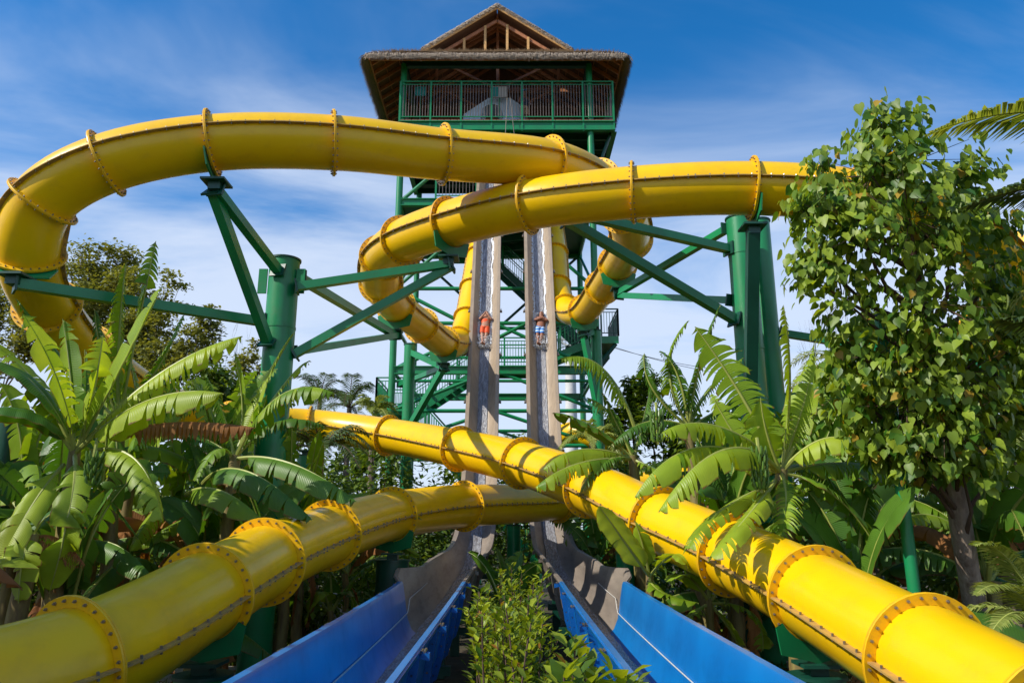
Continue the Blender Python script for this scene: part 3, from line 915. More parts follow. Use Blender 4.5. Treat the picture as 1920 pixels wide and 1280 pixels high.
def flight(x0, z0, x1, z1, y, w=1.1, m=GRN, rails=True):
    st = MB()
    for yy in (y - w / 2, y + w / 2): st.beam((x0, yy, z0 - 0.15), (x1, yy, z1 - 0.15), 0.06, 0.3)
    so = st.build('staircase', m, tower, smooth=False)
    n = max(3, int(abs(z1 - z0) / 0.19))
    for k in range(n):
        f = (k + 0.5) / n
        b = MB(); b.box((x0 + (x1 - x0) * f, y, z0 + (z1 - z0) * f), (abs(x1 - x0) / n * 1.1, w - 0.08, 0.04)); b.build('step', DGRN, so, smooth=False)
    if rails:
        for yy in (y - w / 2, y + w / 2):
            rail((x0, yy, z0), (x1, yy, z1), 1.05, tower, 1.3, 0.13, 0.04, individual=False)
def landing(x0, x1, y0, y1, z):
    b = MB(); b.box(((x0 + x1) / 2, (y0 + y1) / 2, z - 0.06), (x1 - x0, y1 - y0, 0.1)); b.build('landing', DGRN, tower, smooth=False)
    b = MB(); b.box(((x0 + x1) / 2, y0, z - 0.16), (x1 - x0, 0.06, 0.28)); b.box(((x0 + x1) / 2, y1, z - 0.16), (x1 - x0, 0.06, 0.28)); b.build('landing_frame', GRN, tower, smooth=False)
zl = ZY(766, 27.6); zr = ZY(632, 28.6)
xl0, xl1 = PY(708, 760, 27.6).x, PY(758, 760, 27.6).x
xr0, xr1 = PY(1098, 620, 28.6).x, PY(1158, 620, 28.6).x
landing(xl0, xl1, 27.2, 29.7, zl)
rail((xl0, 27.2, zl), (xl1, 27.2, zl), 1.1, tower, 1.2, 0.11, 0.05, individual=False)
rail((xl0, 27.2, zl), (xl0, 29.7, zl), 1.1, tower, 1.2, 0.11, 0.05, individual=False)
rail((xl0, 29.7, zl), (xl1, 29.7, zl), 1.1, tower, 1.2, 0.11, 0.05, individual=False)
for y in (27.3, 29.6): tpipe((xl0 + 0.1, y, zl - 0.3), (XL, y, zl - 1.1), 0.06)
landing(xr0, xr1, 28.4, 31.2, zr)
rail((xr0 + .6, 28.4, zr), (xr1, 28.4, zr), 1.1, tower, 1.2, 0.11, 0.05, individual=False, pm=DGRN, bm=DGRN)
rail((xr1, 28.4, zr), (xr1, 31.2, zr), 1.1, tower, 1.2, 0.11, 0.05, individual=False, pm=DGRN, bm=DGRN)
for y in (28.5, 31.0): tpipe((xr1 - 0.1, y, zr - 0.3), (XR, y, zr - 1.6), 0.08, DGRN)
flight(1.9, 0.05, xl1, zl, 27.8)
zmid = ZY(690, 29.2)
flight(xl1, zl, -1.2, zmid, 29.2)
landing(-1.2, 0.6, 28.6, 29.8, zmid)
rail((-1.2, 28.6, zmid), (0.6, 28.6, zmid), 1.1, tower, 1.2, 0.11, 0.05, individual=False)
rail((-1.2, 29.8, zmid), (0.6, 29.8, zmid), 1.1, tower, 1.2, 0.11, 0.05, individual=False)
flight(0.6, zmid, xr0 + 0.3, zr, 29.2)
ztop = ZY(470, 30.6)
flight(xr0 + 0.3, zr, -1.3, ztop, 30.6, m=DGRN)
landing(-2.6, -1.3, 30.0, 31.4, ztop)
flight(-1.3, ztop, 2.2, ZD + 0.05, 29.6, m=DGRN)
flight(2.3, ZD, -1.6, ZP - 0.3, 30.8, m=DGRN)

# ---- thatched roof
EX0, EX1, EY0, EY1 = PY(690, 106, 25.3).x, PY(1170, 106, 25.3).x, 25.3, 33.0
EZ = ZY(106, 25.3)
RX = (EX0 + EX1) / 2
GY = 27.2                                            # plane of the small front gable
slope = (ZY(25, GY) - EZ) / ((EX1 - EX0) / 2)
RZ = ZY(25, GY)
HZ = EZ + (GY - EY0) * slope
def plane_slab(name, P4, th, mt, mu, parent):
    """roof plane: thatch on top, its dark underside a sub-part"""
    a, b, c_, d_ = [Vector(p) for p in P4]
    n = (b - a).cross(d_ - a).normalized()
    if n.z < 0: n = -n
    NX_, NY_ = 26, 16
    m = MB(); vs = []; fs = []
    for j in range(NY_ + 1):
        for i in range(NX_ + 1):
            u = i / NX_; v = j / NY_
            p = a.lerp(b, u).lerp(d_.lerp(c_, u), v)
            vs.append(p + n * (th + 0.03 * noise.noise(p * 2.3)))
    for j in range(NY_):
        for i in range(NX_):
            fs.append((j * (NX_ + 1) + i, j * (NX_ + 1) + i + 1, (j + 1) * (NX_ + 1) + i + 1, (j + 1) * (NX_ + 1) + i))
    m.add(vs, fs)
    o = m.build(name, mt, parent)
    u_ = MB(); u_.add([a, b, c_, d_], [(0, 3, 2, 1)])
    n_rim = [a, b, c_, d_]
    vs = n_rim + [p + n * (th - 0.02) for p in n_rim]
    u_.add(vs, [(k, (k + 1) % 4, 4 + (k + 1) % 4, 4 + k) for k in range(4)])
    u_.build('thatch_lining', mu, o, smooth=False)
    return o, n
roof_parent = tower
apexL = Vector((RX, GY - 0.35, RZ)); apexB = Vector((RX, EY1 - 2.2, RZ))
# side planes (upper gable slope running down to the eaves), built as two quads each
hipF = 0.0
for sg, ex in ((-1, EX0), (1, EX1)):
    hx = RX + sg * (RZ - HZ) / slope                 # foot of the gable on this slope
    plane_slab('roof_slope', [(ex, EY0, EZ), (ex, EY1, EZ), (RX + sg * 0.02, EY1 - 2.2, RZ), (hx, GY, HZ)], 0.16, THATCH, THATCHU, tower)
    plane_slab('roof_slope', [(hx, GY - 0.4, HZ), (hx, GY, HZ), (RX + sg * 0.01, EY1 - 2.2, RZ), (RX + sg * 0.01, GY - 0.4, RZ)], 0.15, THATCH, THATCHU, tower)
plane_slab('roof_slope', [(EX0, EY0, EZ), (EX1, EY0, EZ), (RX + (RZ - HZ) / slope, GY, HZ), (RX - (RZ - HZ) / slope, GY, HZ)], 0.16, THATCH, THATCHU, tower)
plane_slab('roof_slope', [(EX0, EY1, EZ), (EX1, EY1, EZ), (RX + 0.02, EY1 - 2.2, RZ), (RX - 0.02, EY1 - 2.2, RZ)], 0.16, THATCH, THATCHU, tower)
# fringe of palm strands round the eaves
def fringe(name, a, b, out, n, l0, l1, layers=3, w=0.03, up_off=0.16, spread=0.5):
    m = MB(); a = Vector(a); b = Vector(b); out = Vector(out); rr = random.Random(name + str(a))
    for k in range(n):
        f = rr.random(); p = a.lerp(b, f) + Vector((0, 0, rr.uniform(0.0, up_off)))
        al = (b - a).normalized()
        L_ = rr.uniform(l0, l1)
        dr = (out * rr.uniform(0.5, 1.0) + Vector((0, 0, -rr.uniform(0.5, 1.0))) + al * rr.uniform(-spread, spread)).normalized()
        dr2 = (dr + Vector((0, 0, -0.6)) + al * rr.uniform(-0.2, 0.2)).normalized()
        ww = w * rr.uniform(0.5, 1.2)
        q = p + out * 0.02; p1 = q + dr * L_ * 0.6; p2 = p1 + dr2 * L_ * 0.4
        s = al * ww / 2
        m.add([q - s, q + s, p1 + s, p1 - s, p2], [(0, 1, 2, 3), (3, 2, 4)])
    o = m.build(name, THATCH, tower, smooth=False); tag(o, kind='stuff')
fringe('thatch_fringe', (EX0, EY0, EZ), (EX1, EY0, EZ), (0, -1, 0), 6500, 0.22, 0.46)
fringe('thatch_fringe', (EX0, EY0, EZ), (EX0, EY1, EZ), (-1, 0, 0), 4600, 0.28, 0.55)
fringe('thatch_fringe', (EX1, EY0, EZ), (EX1, EY1, EZ), (1, 0, 0), 4600, 0.28, 0.55)
for sg in (-1, 1):
    hx = RX + sg * (RZ - HZ) / slope
    fringe('thatch_fringe', (hx, GY - 0.42, HZ + 0.05), (RX, GY - 0.42, RZ + 0.05), (0, -0.4, 0.3), 900, 0.1, 0.25, up_off=0.14, spread=0.8)
# tufted thatch surface on the visible front skirt
m = MB(); rr = random.Random(5)
for k in range(5200):
    u = rr.random(); v = rr.random()
    x = EX0 + (EX1 - EX0) * u; y = EY0 + (GY - EY0) * v
    lim = RX - (RZ - HZ) / slope
    z = EZ + (y - EY0) * slope + 0.17
    if x < EX0 + (y - EY0) or x > EX1 - (y - EY0): continue
    L_ = rr.uniform(0.15, 0.4); s = Vector((rr.uniform(0.01, 0.02), 0, 0)); d_ = Vector((rr.uniform(-0.3, 0.3), -0.85, -0.35 + rr.uniform(-0.1, 0.35))).normalized() * L_
    p = Vector((x, y, z)); m.add([p - s, p + s, p + d_], [(0, 1, 2)])
tag(m.build('thatch_tufts', THATCH, tower, smooth=False), kind='stuff')
# rafters: side slopes
def rafter(p, q, w=0.07, h=0.14, m=WOODD, name='rafter'):
    b = MB(); b.beam(p, q, w, h); return b.build(name, m, tower, smooth=False)
for sg, ex in ((-1, EX0), (1, EX1)):
    for k in range(14):
        y = EY0 + 0.4 + k * 0.6
        if y < GY: top = (ex - sg * (y - EY0), y, EZ + (y - EY0) * slope - 0.1)
        elif y > EY1 - 2.2: top = (ex - sg * (EY1 - y) * 1.6, y, EZ + (EY1 - y) * 1.6 * slope - 0.1)
        else: top = (RX, y, RZ - 0.1)
        rafter((ex - sg * 0.05, y, EZ - 0.08), top)
for k in range(15):
    x = EX0 + 0.55 + k * (EX1 - EX0 - 1.1) / 14
    d_ = min(GY - EY0, min(x - EX0, EX1 - x))
    rafter((x, EY0 + 0.05, EZ - 0.08), (x, EY0 + d_, EZ + d_ * slope - 0.1))
for k in range(13):
    x = EX0 + 0.9 + k * (EX1 - EX0 - 1.8) / 12
    f = 1 - abs(x - RX) / ((EX1 - EX0) / 2)
    rafter((x, EY1 - 0.05, EZ - 0.08), (RX + (x - RX) * 0.12, EY1 - 0.2 - 2.0 * f, EZ + (RZ - EZ) * f * 0.95 - 0.1))
# battens under the thatch (run along the eaves)
for sg, ex in ((-1, EX0), (1, EX1)):
    for k in range(1, 9):
        x = ex - sg * k * 0.5; z = EZ + k * 0.5 * slope - 0.03
        rafter((x, EY0 + k * 0.5, z), (x, EY1 - k * 0.25, z), 0.03, 0.03, name='batten')
for k in range(1, 5):
    y = EY0 + k * 0.45; z = EZ + k * 0.45 * slope - 0.03
    rafter((EX0 + k * 0.45, y, z), (EX1 - k * 0.45, y, z), 0.03, 0.03, name='batten')
# eave boards and post-top beams
rafter((EX0 + 0.05, EY0 + 0.06, EZ - 0.06), (EX1 - 0.05, EY0 + 0.06, EZ - 0.06), 0.05, 0.16, name='eave_board')
for ex in (EX0 + 0.06, EX1 - 0.06): rafter((ex, EY0, EZ - 0.06), (ex, EY1, EZ - 0.06), 0.05, 0.16, name='eave_board')
ZB_ = ZY(121, YF)
tbeam((XL, YF, ZB_), (XR, YF, ZB_), 0.2, 0.24, DGRN); tbeam((XL, YB, ZB_), (XR, YB, ZB_), 0.2, 0.24, DGRN)
for x in (XL, XR): tbeam((x, YF, ZB_), (x, YB, ZB_), 0.2, 0.24, DGRN)
# inner timber trusses
for y in (28.2, 30.4):
    rafter((XL, y, ZB_ + 0.25), (XR, y, ZB_ + 0.25), 0.1, 0.18, name='tie_beam')
    rafter((RX, y, ZB_ + 0.25), (RX, y, RZ - 0.2), 0.12, 0.12, name='king_post')
    for sg in (-1, 1):
        rafter((RX + sg * 2.6, y, ZB_ + 0.25), (RX + sg * 2.6, y, EZ + (EX1 - RX - 2.6) * slope - .1), 0.1, 0.1, name='strut_post')
        rafter((RX, y, ZB_ + 0.3), (RX + sg * 2.3, y, EZ + (EX1 - RX - 2.3) * slope - 0.15), 0.08, 0.1, name='strut_post')
# gable framing: bargeboards, inner frame, four uprights
gh = (RZ - HZ) / slope
for sg in (-1, 1):
    rafter((RX + sg * gh, GY - 0.43, HZ - 0.03), (RX, GY - 0.43, RZ - 0.03), 0.05, 0.17, WOODL, 'bargeboard')
    rafter((RX + sg * (gh - 0.55), GY - 0.05, HZ), (RX, GY - 0.05, RZ - 0.42), 0.08, 0.13, WOODD, 'gable_rafter')
for k in range(5):
    rafter((RX - gh + 0.2, GY + 0.6 + k * 0.9, HZ + 0.1 + .02 * k), (RX, GY + 0.6 + k * 0.9, RZ - 0.15), 0.06, 0.12, WOODD, 'rafter')
    rafter((RX + gh - 0.2, GY + 0.6 + k * 0.9, HZ + 0.1 + .02 * k), (RX, GY + 0.6 + k * 0.9, RZ - 0.15), 0.06, 0.12, WOODD, 'rafter')
rafter((RX, GY, RZ - 0.12), (RX, EY1 - 2.2, RZ - 0.12), 0.08, 0.2, WOODD, 'ridge_beam')
for px in (871, 910, 951, 990):
    x = PY(px, 70, GY).x; zt = RZ - abs(x - RX) * slope - 0.38
    rafter((x, GY - 0.12, HZ - 0.1), (x, GY - 0.12, zt), 0.1, 0.08, WOODL, 'gable_post')
# things on the lookout platform
hd = MB()
yy = 26.9
pts_ = [(870, 214), (916, 184), (957, 184), (988, 205), (988, 214)]
fr = [PY(a, b, yy) for a, b in pts_]
base_z = ZP
fr = [Vector((p.x, yy, p.z)) for p in fr]
lowl = Vector((fr[0].x - 0.15, yy, base_z)); lowr = Vector((fr[-1].x, yy, base_z))
outl = [lowl, fr[0], fr[1], fr[2], fr[3], lowr]
ctr = PY(922, 225, yy); ra = 0.44
arch = [Vector((ctr.x + ra * math.cos(a), yy, max(base_z, PY(922, 214, yy).z) + ra * math.sin(a))) for a in [math.pi * k / 12 for k in range(13)]]
arch = [Vector((arch[0].x, yy, base_z))] + arch + [Vector((arch[-1].x, yy, base_z))]
vs = outl + arch[::-1]      # lowl .. lowr then arch from left? keep one ring: go round outer, back along arch
ring = [lowl, fr[0], fr[1], fr[2], fr[3], lowr] + arch
NV = len(ring)
hd.add([p for p in ring] + [p + Vector((0, 0.9, 0)) for p in ring], [tuple(range(NV)), tuple(range(2 * NV - 1, NV - 1, -1))] + [(k, (k + 1) % NV, NV + (k + 1) % NV, NV + k) for k in range(NV)])
hood = thing('slide_entry_hood', 'pale blue arched hood of a slide entrance behind the lookout railing', 'hood', (ctr.x, yy, base_z))
hd.build('hood_shell', PANEL, hood, smooth=False)
bk = MB(); bk.box((ctr.x, yy + 0.5, base_z + 0.45), (0.86, 0.05, 0.9)); bk.build('opening_shade_plate', DARK, hood, smooth=False)  # near-black plate stands in for the shade inside the arch
def board(px0, px1, py0, py1, y, label, two=True):
    a = PY(px0, py0, y); b = PY(px1, py1, y)
    t_ = thing('notice_board', label, 'board', ((a.x + b.x) / 2, y, b.z))
    m = MB(); m.box(((a.x + b.x) / 2, y, (a.z + b.z) / 2), (b.x - a.x, 0.04, a.z - b.z)); m.build('board_panel', TEAL if not two else WHITE, t_, smooth=False)
    if two:
        m = MB(); m.box((a.x + (b.x - a.x) * 0.25, y - 0.024, (a.z + b.z) / 2), ((b.x - a.x) * 0.42, 0.012, (a.z - b.z) * 0.9)); m.build('teal_sheet', TEAL, t_, smooth=False)
    m = MB(); m.beam(((a.x + b.x) / 2, y + 0.03, a.z - 0.1), ((a.x + b.x) / 2, y + 0.03, ZP), 0.05, 0.05, up=(0, 1, 0)); m.build('board_post', GRN, t_, smooth=False)
board(922, 950, 163, 183, 26.6, 'teal and white notice board at the middle of the lookout railing')
board(779, 799, 163, 180, 26.8, 'small teal board at the left end of the lookout', False)
# ================================================================== people
def skin_body(name, V, E, rad, M, m, parent, root_i=0, sub=2):
    me = bpy.data.meshes.new(name)
    bm = bmesh.new(); sk = bm.verts.layers.skin.verify()
    bv = []
    for p, r in zip(V, rad):
        v = bm.verts.new(M @ Vector(p)); rr_ = r if hasattr(r, '__len__') else (r, r); v[sk].radius = rr_; bv.append(v)
    for a, b in E: bm.edges.new((bv[a], bv[b]))
    bv[root_i][sk].use_root = True
    bm.to_mesh(me); bm.free()
    me.materials.append(m)
    o = bpy.data.objects.new(name, me)
    c = M.translation
    me.transform(Matrix.Translation(-c))
    put(o, parent, c)
    s = o.modifiers.new('skin', 'SKIN'); s.use_smooth_shade = True
    u = o.modifiers.new('sub', 'SUBSURF'); u.levels = sub; u.render_levels = sub
    return o

def person(label, M, arms, skin, top, bottom, hair_long=False, cap=False, cross=True, knees=0.0, group=None, cat='person'):
    """local frame: x to the person's left, y out of the chest, z to the head; origin between the hips"""
    root = thing('person', label, cat, M.translation, group)
    V = [(0, 0, 0), (0, 0.0, 0.14), (0, 0.01, 0.30), (0, 0.0, 0.44), (0, 0.0, 0.52), (0, 0.015, 0.60), (0, 0.02, 0.685), (0, 0.01, 0.745)]
    rad = [(0.145, 0.10), (0.12, 0.09), (0.145, 0.10), (0.13, 0.085), (0.052, 0.052), (0.072, 0.082), (0.080, 0.098), (0.05, 0.062)]
    E = [(0, 1), (1, 2), (2, 3), (3, 4), (4, 5), (5, 6), (6, 7)]
    for sg in (-1, 1):
        n = len(V)
        fx = (0.02 * sg) if cross else 0.11 * sg
        fy = 0.05 * (sg > 0) if cross else 0
        V += [(sg * 0.095, 0, -0.07), (sg * 0.08, 0.03 + knees, -0.42), (fx, 0.0 + fy, -0.83), (fx + 0.01 * sg, 0.03 + fy, -0.88), (fx + sg * 0.03, 0.15 + fy, -0.90)]
        rad += [0.083, 0.056, 0.037, 0.042, (0.045, 0.02)]
        E += [(0, n), (n, n + 1), (n + 1, n + 2), (n + 2, n + 3), (n + 3, n + 4)]
        n = len(V)
        el, wr, hd_ = arms[0 if sg < 0 else 1]
        V += [(sg * 0.165, 0, 0.44), el, wr, hd_]
        rad += [0.055, 0.04, 0.029, (0.036, 0.02)]
        E += [(3, n), (n, n + 1), (n + 1, n + 2), (n + 2, n + 3)]
    body = skin_body('body', V, E, rad, M, skin, root)
    # face and hair
    f = MB()
    def bl(c, r, seg=10):
        vs = []; fs = []
        for i in range(seg + 1):
            th = math.pi * i / seg
            for k in range(seg):
                ph = 2 * math.pi * k / seg
                vs.append(M @ (Vector(c) + Vector((r[0] * math.sin(th) * math.cos(ph), r[1] * math.sin(th) * math.sin(ph), r[2] * math.cos(th)))))
        for i in range(seg):
            for k in range(seg): fs.append((i * seg + k, (i + 1) * seg + k, (i + 1) * seg + (k + 1) % seg, i * seg + (k + 1) % seg))
        f.add(vs, fs)
    bl((0, 0.115, 0.655), (0.013, 0.018, 0.022)); bl((-0.078, 0.02, 0.66), (0.012, 0.018, 0.028)); bl((0.078, 0.02, 0.66), (0.012, 0.018, 0.028))
    f.build('nose_and_ears', skin, root)
    f = MB(); bl((-0.03, 0.098, 0.685), (0.014, 0.008, 0.007), 6); bl((0.03, 0.098, 0.685), (0.014, 0.008, 0.007), 6); bl((0, 0.1, 0.612), (0.024, 0.008, 0.006), 6)
    bl((-0.03, 0.10, 0.705), (0.018, 0.006, 0.004), 6); bl((0.03, 0.10, 0.705), (0.018, 0.006, 0.004), 6)
    f.build('eyes_and_mouth', HAIR, root)
    f = MB(); bl((0, -0.022, 0.722), (0.092, 0.10, 0.082))
    if hair_long: bl((0, -0.06, 0.64), (0.095, 0.055, 0.13)); bl((-0.07, -0.03, 0.60), (0.04, 0.05, 0.11)); bl((0.07, -0.03, 0.60), (0.04, 0.05, 0.11))
    f.build('hair', HAIR, root)
    if cap:
        f = MB(); bl((0, 0.0, 0.745), (0.10, 0.115, 0.068)); bl((0, 0.13, 0.725), (0.07, 0.08, 0.012)); f.build('cap', CAPM, root)
    # clothes: oval sleeves round the body
    def wrap(name, rings, m, legs=False):
        g_ = MB(); vs = []; fs = []; n = 16
        for (c, rx, ry) in rings:
            for k in range(n):
                a = 2 * math.pi * k / n
                vs.append(M @ Vector((c[0] + rx * math.cos(a), c[1] + ry * math.sin(a), c[2])))
        for i in range(len(rings) - 1):
            for k in range(n): fs.append((i * n + k, i * n + (k + 1) % n, (i + 1) * n + (k + 1) % n, (i + 1) * n + k))
        g_.add(vs, fs); return g_
    if top is not None:
        wrap('top', [((0, 0, 0.02), 0.165, 0.118), ((0, 0.0, 0.14), 0.145, 0.108), ((0, 0.01, 0.28), 0.168, 0.122), ((0, 0.0, 0.38), 0.165, 0.11), ((0, 0, 0.43), 0.12, 0.09)], top).build('top', top, root)
    if bottom is not None:
        g_ = wrap('s', [((0, 0, 0.08), 0.150, 0.110), ((0, 0, 0.0), 0.170, 0.122), ((0, 0, -0.09), 0.178, 0.12)], bottom)
        for sg in (-1, 1):
            k_ = wrap('s', [((sg * 0.085, 0, -0.03), 0.098, 0.112), ((sg * 0.088, 0.01, -0.18), 0.098, 0.10), ((sg * 0.088, 0.02 + knees * 0.7, -0.34), 0.092, 0.09)], bottom)
            g_.add(k_.v, k_.f)
        g_.build('shorts', bottom, root)
    return root, body

def rider_matrix(at, S, py, xoff=0.0, lift=0.095, roll=0.0):
    # find the flume point that the photograph shows at row py
    best = None
    for s in np.linspace(2, 12, 600):
        c, d, n = at(float(s))
        v = c - Vector((0, 0, CAM_H))
        zz = v.y * CP + v.z * SP; yy_ = 640 - FPX * (v.z * CP - v.y * SP) / zz
        if best is None or abs(yy_ - py) < best[0]: best = (abs(yy_ - py), s)
    c, d, n = at(best[1])
    z = -d; y = n; x = y.cross(z).normalized()
    Rm = Matrix((x, y, z)).transposed().to_4x4()
    return Matrix.Translation(c + n * lift + Vector((xoff, 0, 0))) @ Rm @ Matrix.Rotation(roll, 4, 'Y') @ Matrix.Scale(0.8, 4), c, d, n
M1, c1, d1, n1 = rider_matrix(atL, SL, 616, 0.0, roll=R(-3))
person('rider in orange top and shorts lying on the left speed slide, hands at face', M1,
       [((-0.235, 0.10, 0.30), (-0.06, 0.19, 0.50), (-0.01, 0.16, 0.60)), ((0.235, 0.10, 0.30), (0.06, 0.19, 0.50), (0.01, 0.17, 0.61))], SKIN, ORANGE, ORANGE, group='riders on the speed slides')
M2, c2_, d2, n2_ = rider_matrix(atR, SR, 617, 0.0, roll=R(-5))
person('dark-haired rider in blue and white striped shorts on the right speed slide, arms crossed', M2,
       [((-0.24, 0.10, 0.26), (-0.02, 0.16, 0.30), (0.10, 0.15, 0.36)), ((0.24, 0.10, 0.26), (0.02, 0.20, 0.29), (-0.10, 0.18, 0.35))], SKIN2, None, STRIPE, hair_long=True, group='riders on the speed slides')
# attendant at the lookout railing
pa = PY(983, 170, 26.55)
Mp = Matrix.Translation((pa.x, 26.55, ZP + 0.93)) @ Matrix.Rotation(R(200), 4, 'Z')
person('attendant in blue cap and dark top standing behind the lookout railing', Mp,
       [((-0.25, 0.03, 0.20), (-0.16, 0.22, 0.12), (-0.10, 0.30, 0.13)), ((0.25, 0.03, 0.20), (0.16, 0.22, 0.12), (0.10, 0.30, 0.13))], SKIN2, NAVY, KHAKI, cap=True, cross=False)
# spray thrown up along the riders
def spray(M, seed, label):
    rr = random.Random(seed); m = MB()
    for k in range(2600):
        z = rr.uniform(-1.0, 0.78); sg = rr.choice((-1, 1))
        wv = 0.15 + 0.07 * math.sin(max(0, min(1, (z + 0.9) / 1.6)) * math.pi)
        if z < -0.45: x = rr.gauss(0, 0.13); y = rr.uniform(-0.10, 0.10)
        else: x = sg * (wv + 0.03 + abs(rr.gauss(0, 0.07)) - (0.06 if rr.random() < .3 else 0)); y = rr.uniform(-0.11, -0.02)
        p = M @ Vector((x, y, z)); r = rr.uniform(0.006, 0.022)
        a = Vector((rr.gauss(0, 1), rr.gauss(0, 1), rr.gauss(0, 1))).normalized(); b = a.orthogonal().normalized(); c = a.cross(b)
        m.add([p + a * r, p + b * r, p + c * r, p - (a + b + c) * r * 0.6], [(0, 1, 2), (0, 3, 1), (1, 3, 2), (2, 3, 0)])
    tag(m.build('water_spray', FOAM, smooth=True), label, 'water spray', kind='stuff')
for at_, S_, sg_, nm in ((atL, SL, 1, 'white foam streak along the left speed slide'), (atR, SR, 1, 'white foam streak along the right speed slide')):
    rr_ = random.Random(nm); m = MB(); s0 = float(np.interp(-25.2, [-at_(float(s))[0].y for s in S_], S_)); s1 = float(np.interp(-22.0, [-at_(float(s))[0].y for s in S_], S_))
    for k in range(2400):
        s = rr_.uniform(s0, s1); c_, d_, n_ = at_(s)
        w_ = 0.16 + 0.025 * noise.noise(Vector((s * 2.5, 7, 0))) + 0.012 * math.sin(s * 9); x = w_ + abs(rr_.gauss(0, 0.022)) * (1 + .6 * math.sin(s * 4))
        if rr_.random() < .22: x = -0.15 - abs(rr_.gauss(0, .03))
        p = c_ + Vector((x, 0, 0)) + n_ * (0.03 + max(0, abs(x) - .13) * .45); r = rr_.uniform(.008, .02)
        m.add([p - d_ * r * 2.2, p + Vector((r, 0, 0)) + n_ * .008, p + d_ * r * 2.2, p - Vector((r, 0, 0)) + n_ * .004], [(0, 1, 2, 3)])
    tag(m.build('foam_streak', FOAM), nm, 'foam', kind='stuff')
spray(M1, 3, 'white spray around the rider in orange'); spray(M2, 4, 'white spray around the rider in striped shorts')

# ================================================================== banana plants
def sheet_curve(P3, n=31):
    """quadratic curve through base, middle and tip"""
    b, m_, t = P3; c = m_ * 2 - (b + t) * 0.5
    return [b * (1 - u) ** 2 + c * 2 * u * (1 - u) + t * u * u for u in [k / n for k in range(n + 1)]]
def banana_leaf(P3, W, seed, tear=0.3, droop=0.8, fold=0.35, roll=0.0, pet=0.12, n=32, curl=0.0):
    rr = random.Random(seed)
    C = sheet_curve([Vector(p) for p in P3], n)
    blade = MB()
    st = []
    for i, p in enumerate(C):
        u = i / n
        t = (C[min(n, i + 1)] - C[max(0, i - 1)]).normalized()
        s = t.cross(Vector((0, 0, 1)))
        if s.length < 0.15: s = t.cross(Vector((0.3, 1, 0)))
        s.normalize()
        if roll: s = Matrix.Rotation(roll, 3, t) @ s
        nn = s.cross(t).normalized()
        if abs(roll) < 1.2 and nn.z < -0.2: nn = -nn
        v = max(0, (u - pet) / (1 - pet))
        w = W * min(1.0, (v / 0.16) ** 0.7 if v > 0 else 0) * min(1.0, max(0, (1 - v) / 0.26) ** 0.5)
        st.append((p, t, s, nn, w, v))
    i0 = next(i for i in range(n + 1) if st[i][4] > 0.01)
    down = Vector((0, 0, -1)); KS = 5; W = W * 1.42
    for sg in (-1, 1):
        i = i0 - 1
        while i < n:
            # length of this untorn piece
            j = i + 1
            while j < n and rr.random() > min(.9, tear * 1.35 + .03): j += 1
            j = min(j, n)
            g = rr.uniform(-0.25, 0.45) * (1 if tear > 0.05 else 0.15); sw = rr.uniform(-0.05, 0.07) * (tear > 0.05)
            ragged = rr.uniform(0.86, 1.02)
            hang = droop + g + curl * rr.random()
            vs = []; uvs = []; cnt = j - i + 1
            for k in range(i, j + 1):
                p, t, s, nn, w, v = st[k]
                pos = p + nn * 0.004
                a = fold
                vs.append(pos.copy()); uvs.append((v, 0.0))
                wav = 0.10 * math.sin(v * 37 + sg * 2 + seed)
                edge = 0.0
                if cnt > 1 and tear > 0.05:
                    f = (k - i) / (j - i); edge = (0.5 - f) * 0.010 * min(3, cnt)
                for q in range(1, KS):
                    x = q / (KS - 1)
                    xx = (q - 0.5) / (KS - 1)
                    d_ = (s * sg * math.cos(a) + nn * math.sin(a) + t * (0.10 + sw)).normalized()
                    d_ = (d_ + down * max(0, hang * xx * 1.5 + wav * x)).normalized()
                    pos = pos + d_ * (w * ragged / (KS - 1)) + t * edge * x
                    vs.append(pos.copy()); uvs.append((v, x))
                    a -= 0.10 * hang
            fs = []
            for k in range(cnt - 1):
                for q in range(KS - 1):
                    f = (k * KS + q, (k + 1) * KS + q, (k + 1) * KS + q + 1, k * KS + q + 1)
                    fs.append(f if sg < 0 else f[::-1])
            blade.add(vs, fs, uvs)
            i = j
    rib = MB(); idx = list(range(0, n + 1, 2))
    rib.tube([C[i] - st[i][3] * 0.006 for i in idx], [0.026 * (1 - 0.85 * i / n) * (W / 0.34) ** 0.5 for i in idx], 6)
    return blade, rib
def add_leaf(parent, P3, W, seed, mat_=BAN, ribm=None, label=None, **kw):
    b, r = banana_leaf(P3, W, seed, **kw)
    o = b.build('leaf', mat_, parent, origin=P3[0], angle=60)
    if label: o['label'] = label
    r.build('midrib', ribm or (PET if mat_ is not DRY else DRY), o, origin=P3[0])
    return o
def pseudostem(parent, g0, top, r0=0.12, r1=0.07, seed=0):
    rr = random.Random(seed); g0 = Vector(g0); top = Vector(top)
    pts_ = [g0.lerp(top, k / 8) + Vector((rr.uniform(-.02, .02), rr.uniform(-.02, .02), 0)) for k in range(9)]
    m = MB(); m.tube(pts_, [r0 + (r1 - r0) * k / 8 + rr.uniform(-0.008, 0.008) for k in range(9)], 14)
    o = m.build('pseudostem', STEM, parent)
    # dead sheaths hanging from the stem
    return o

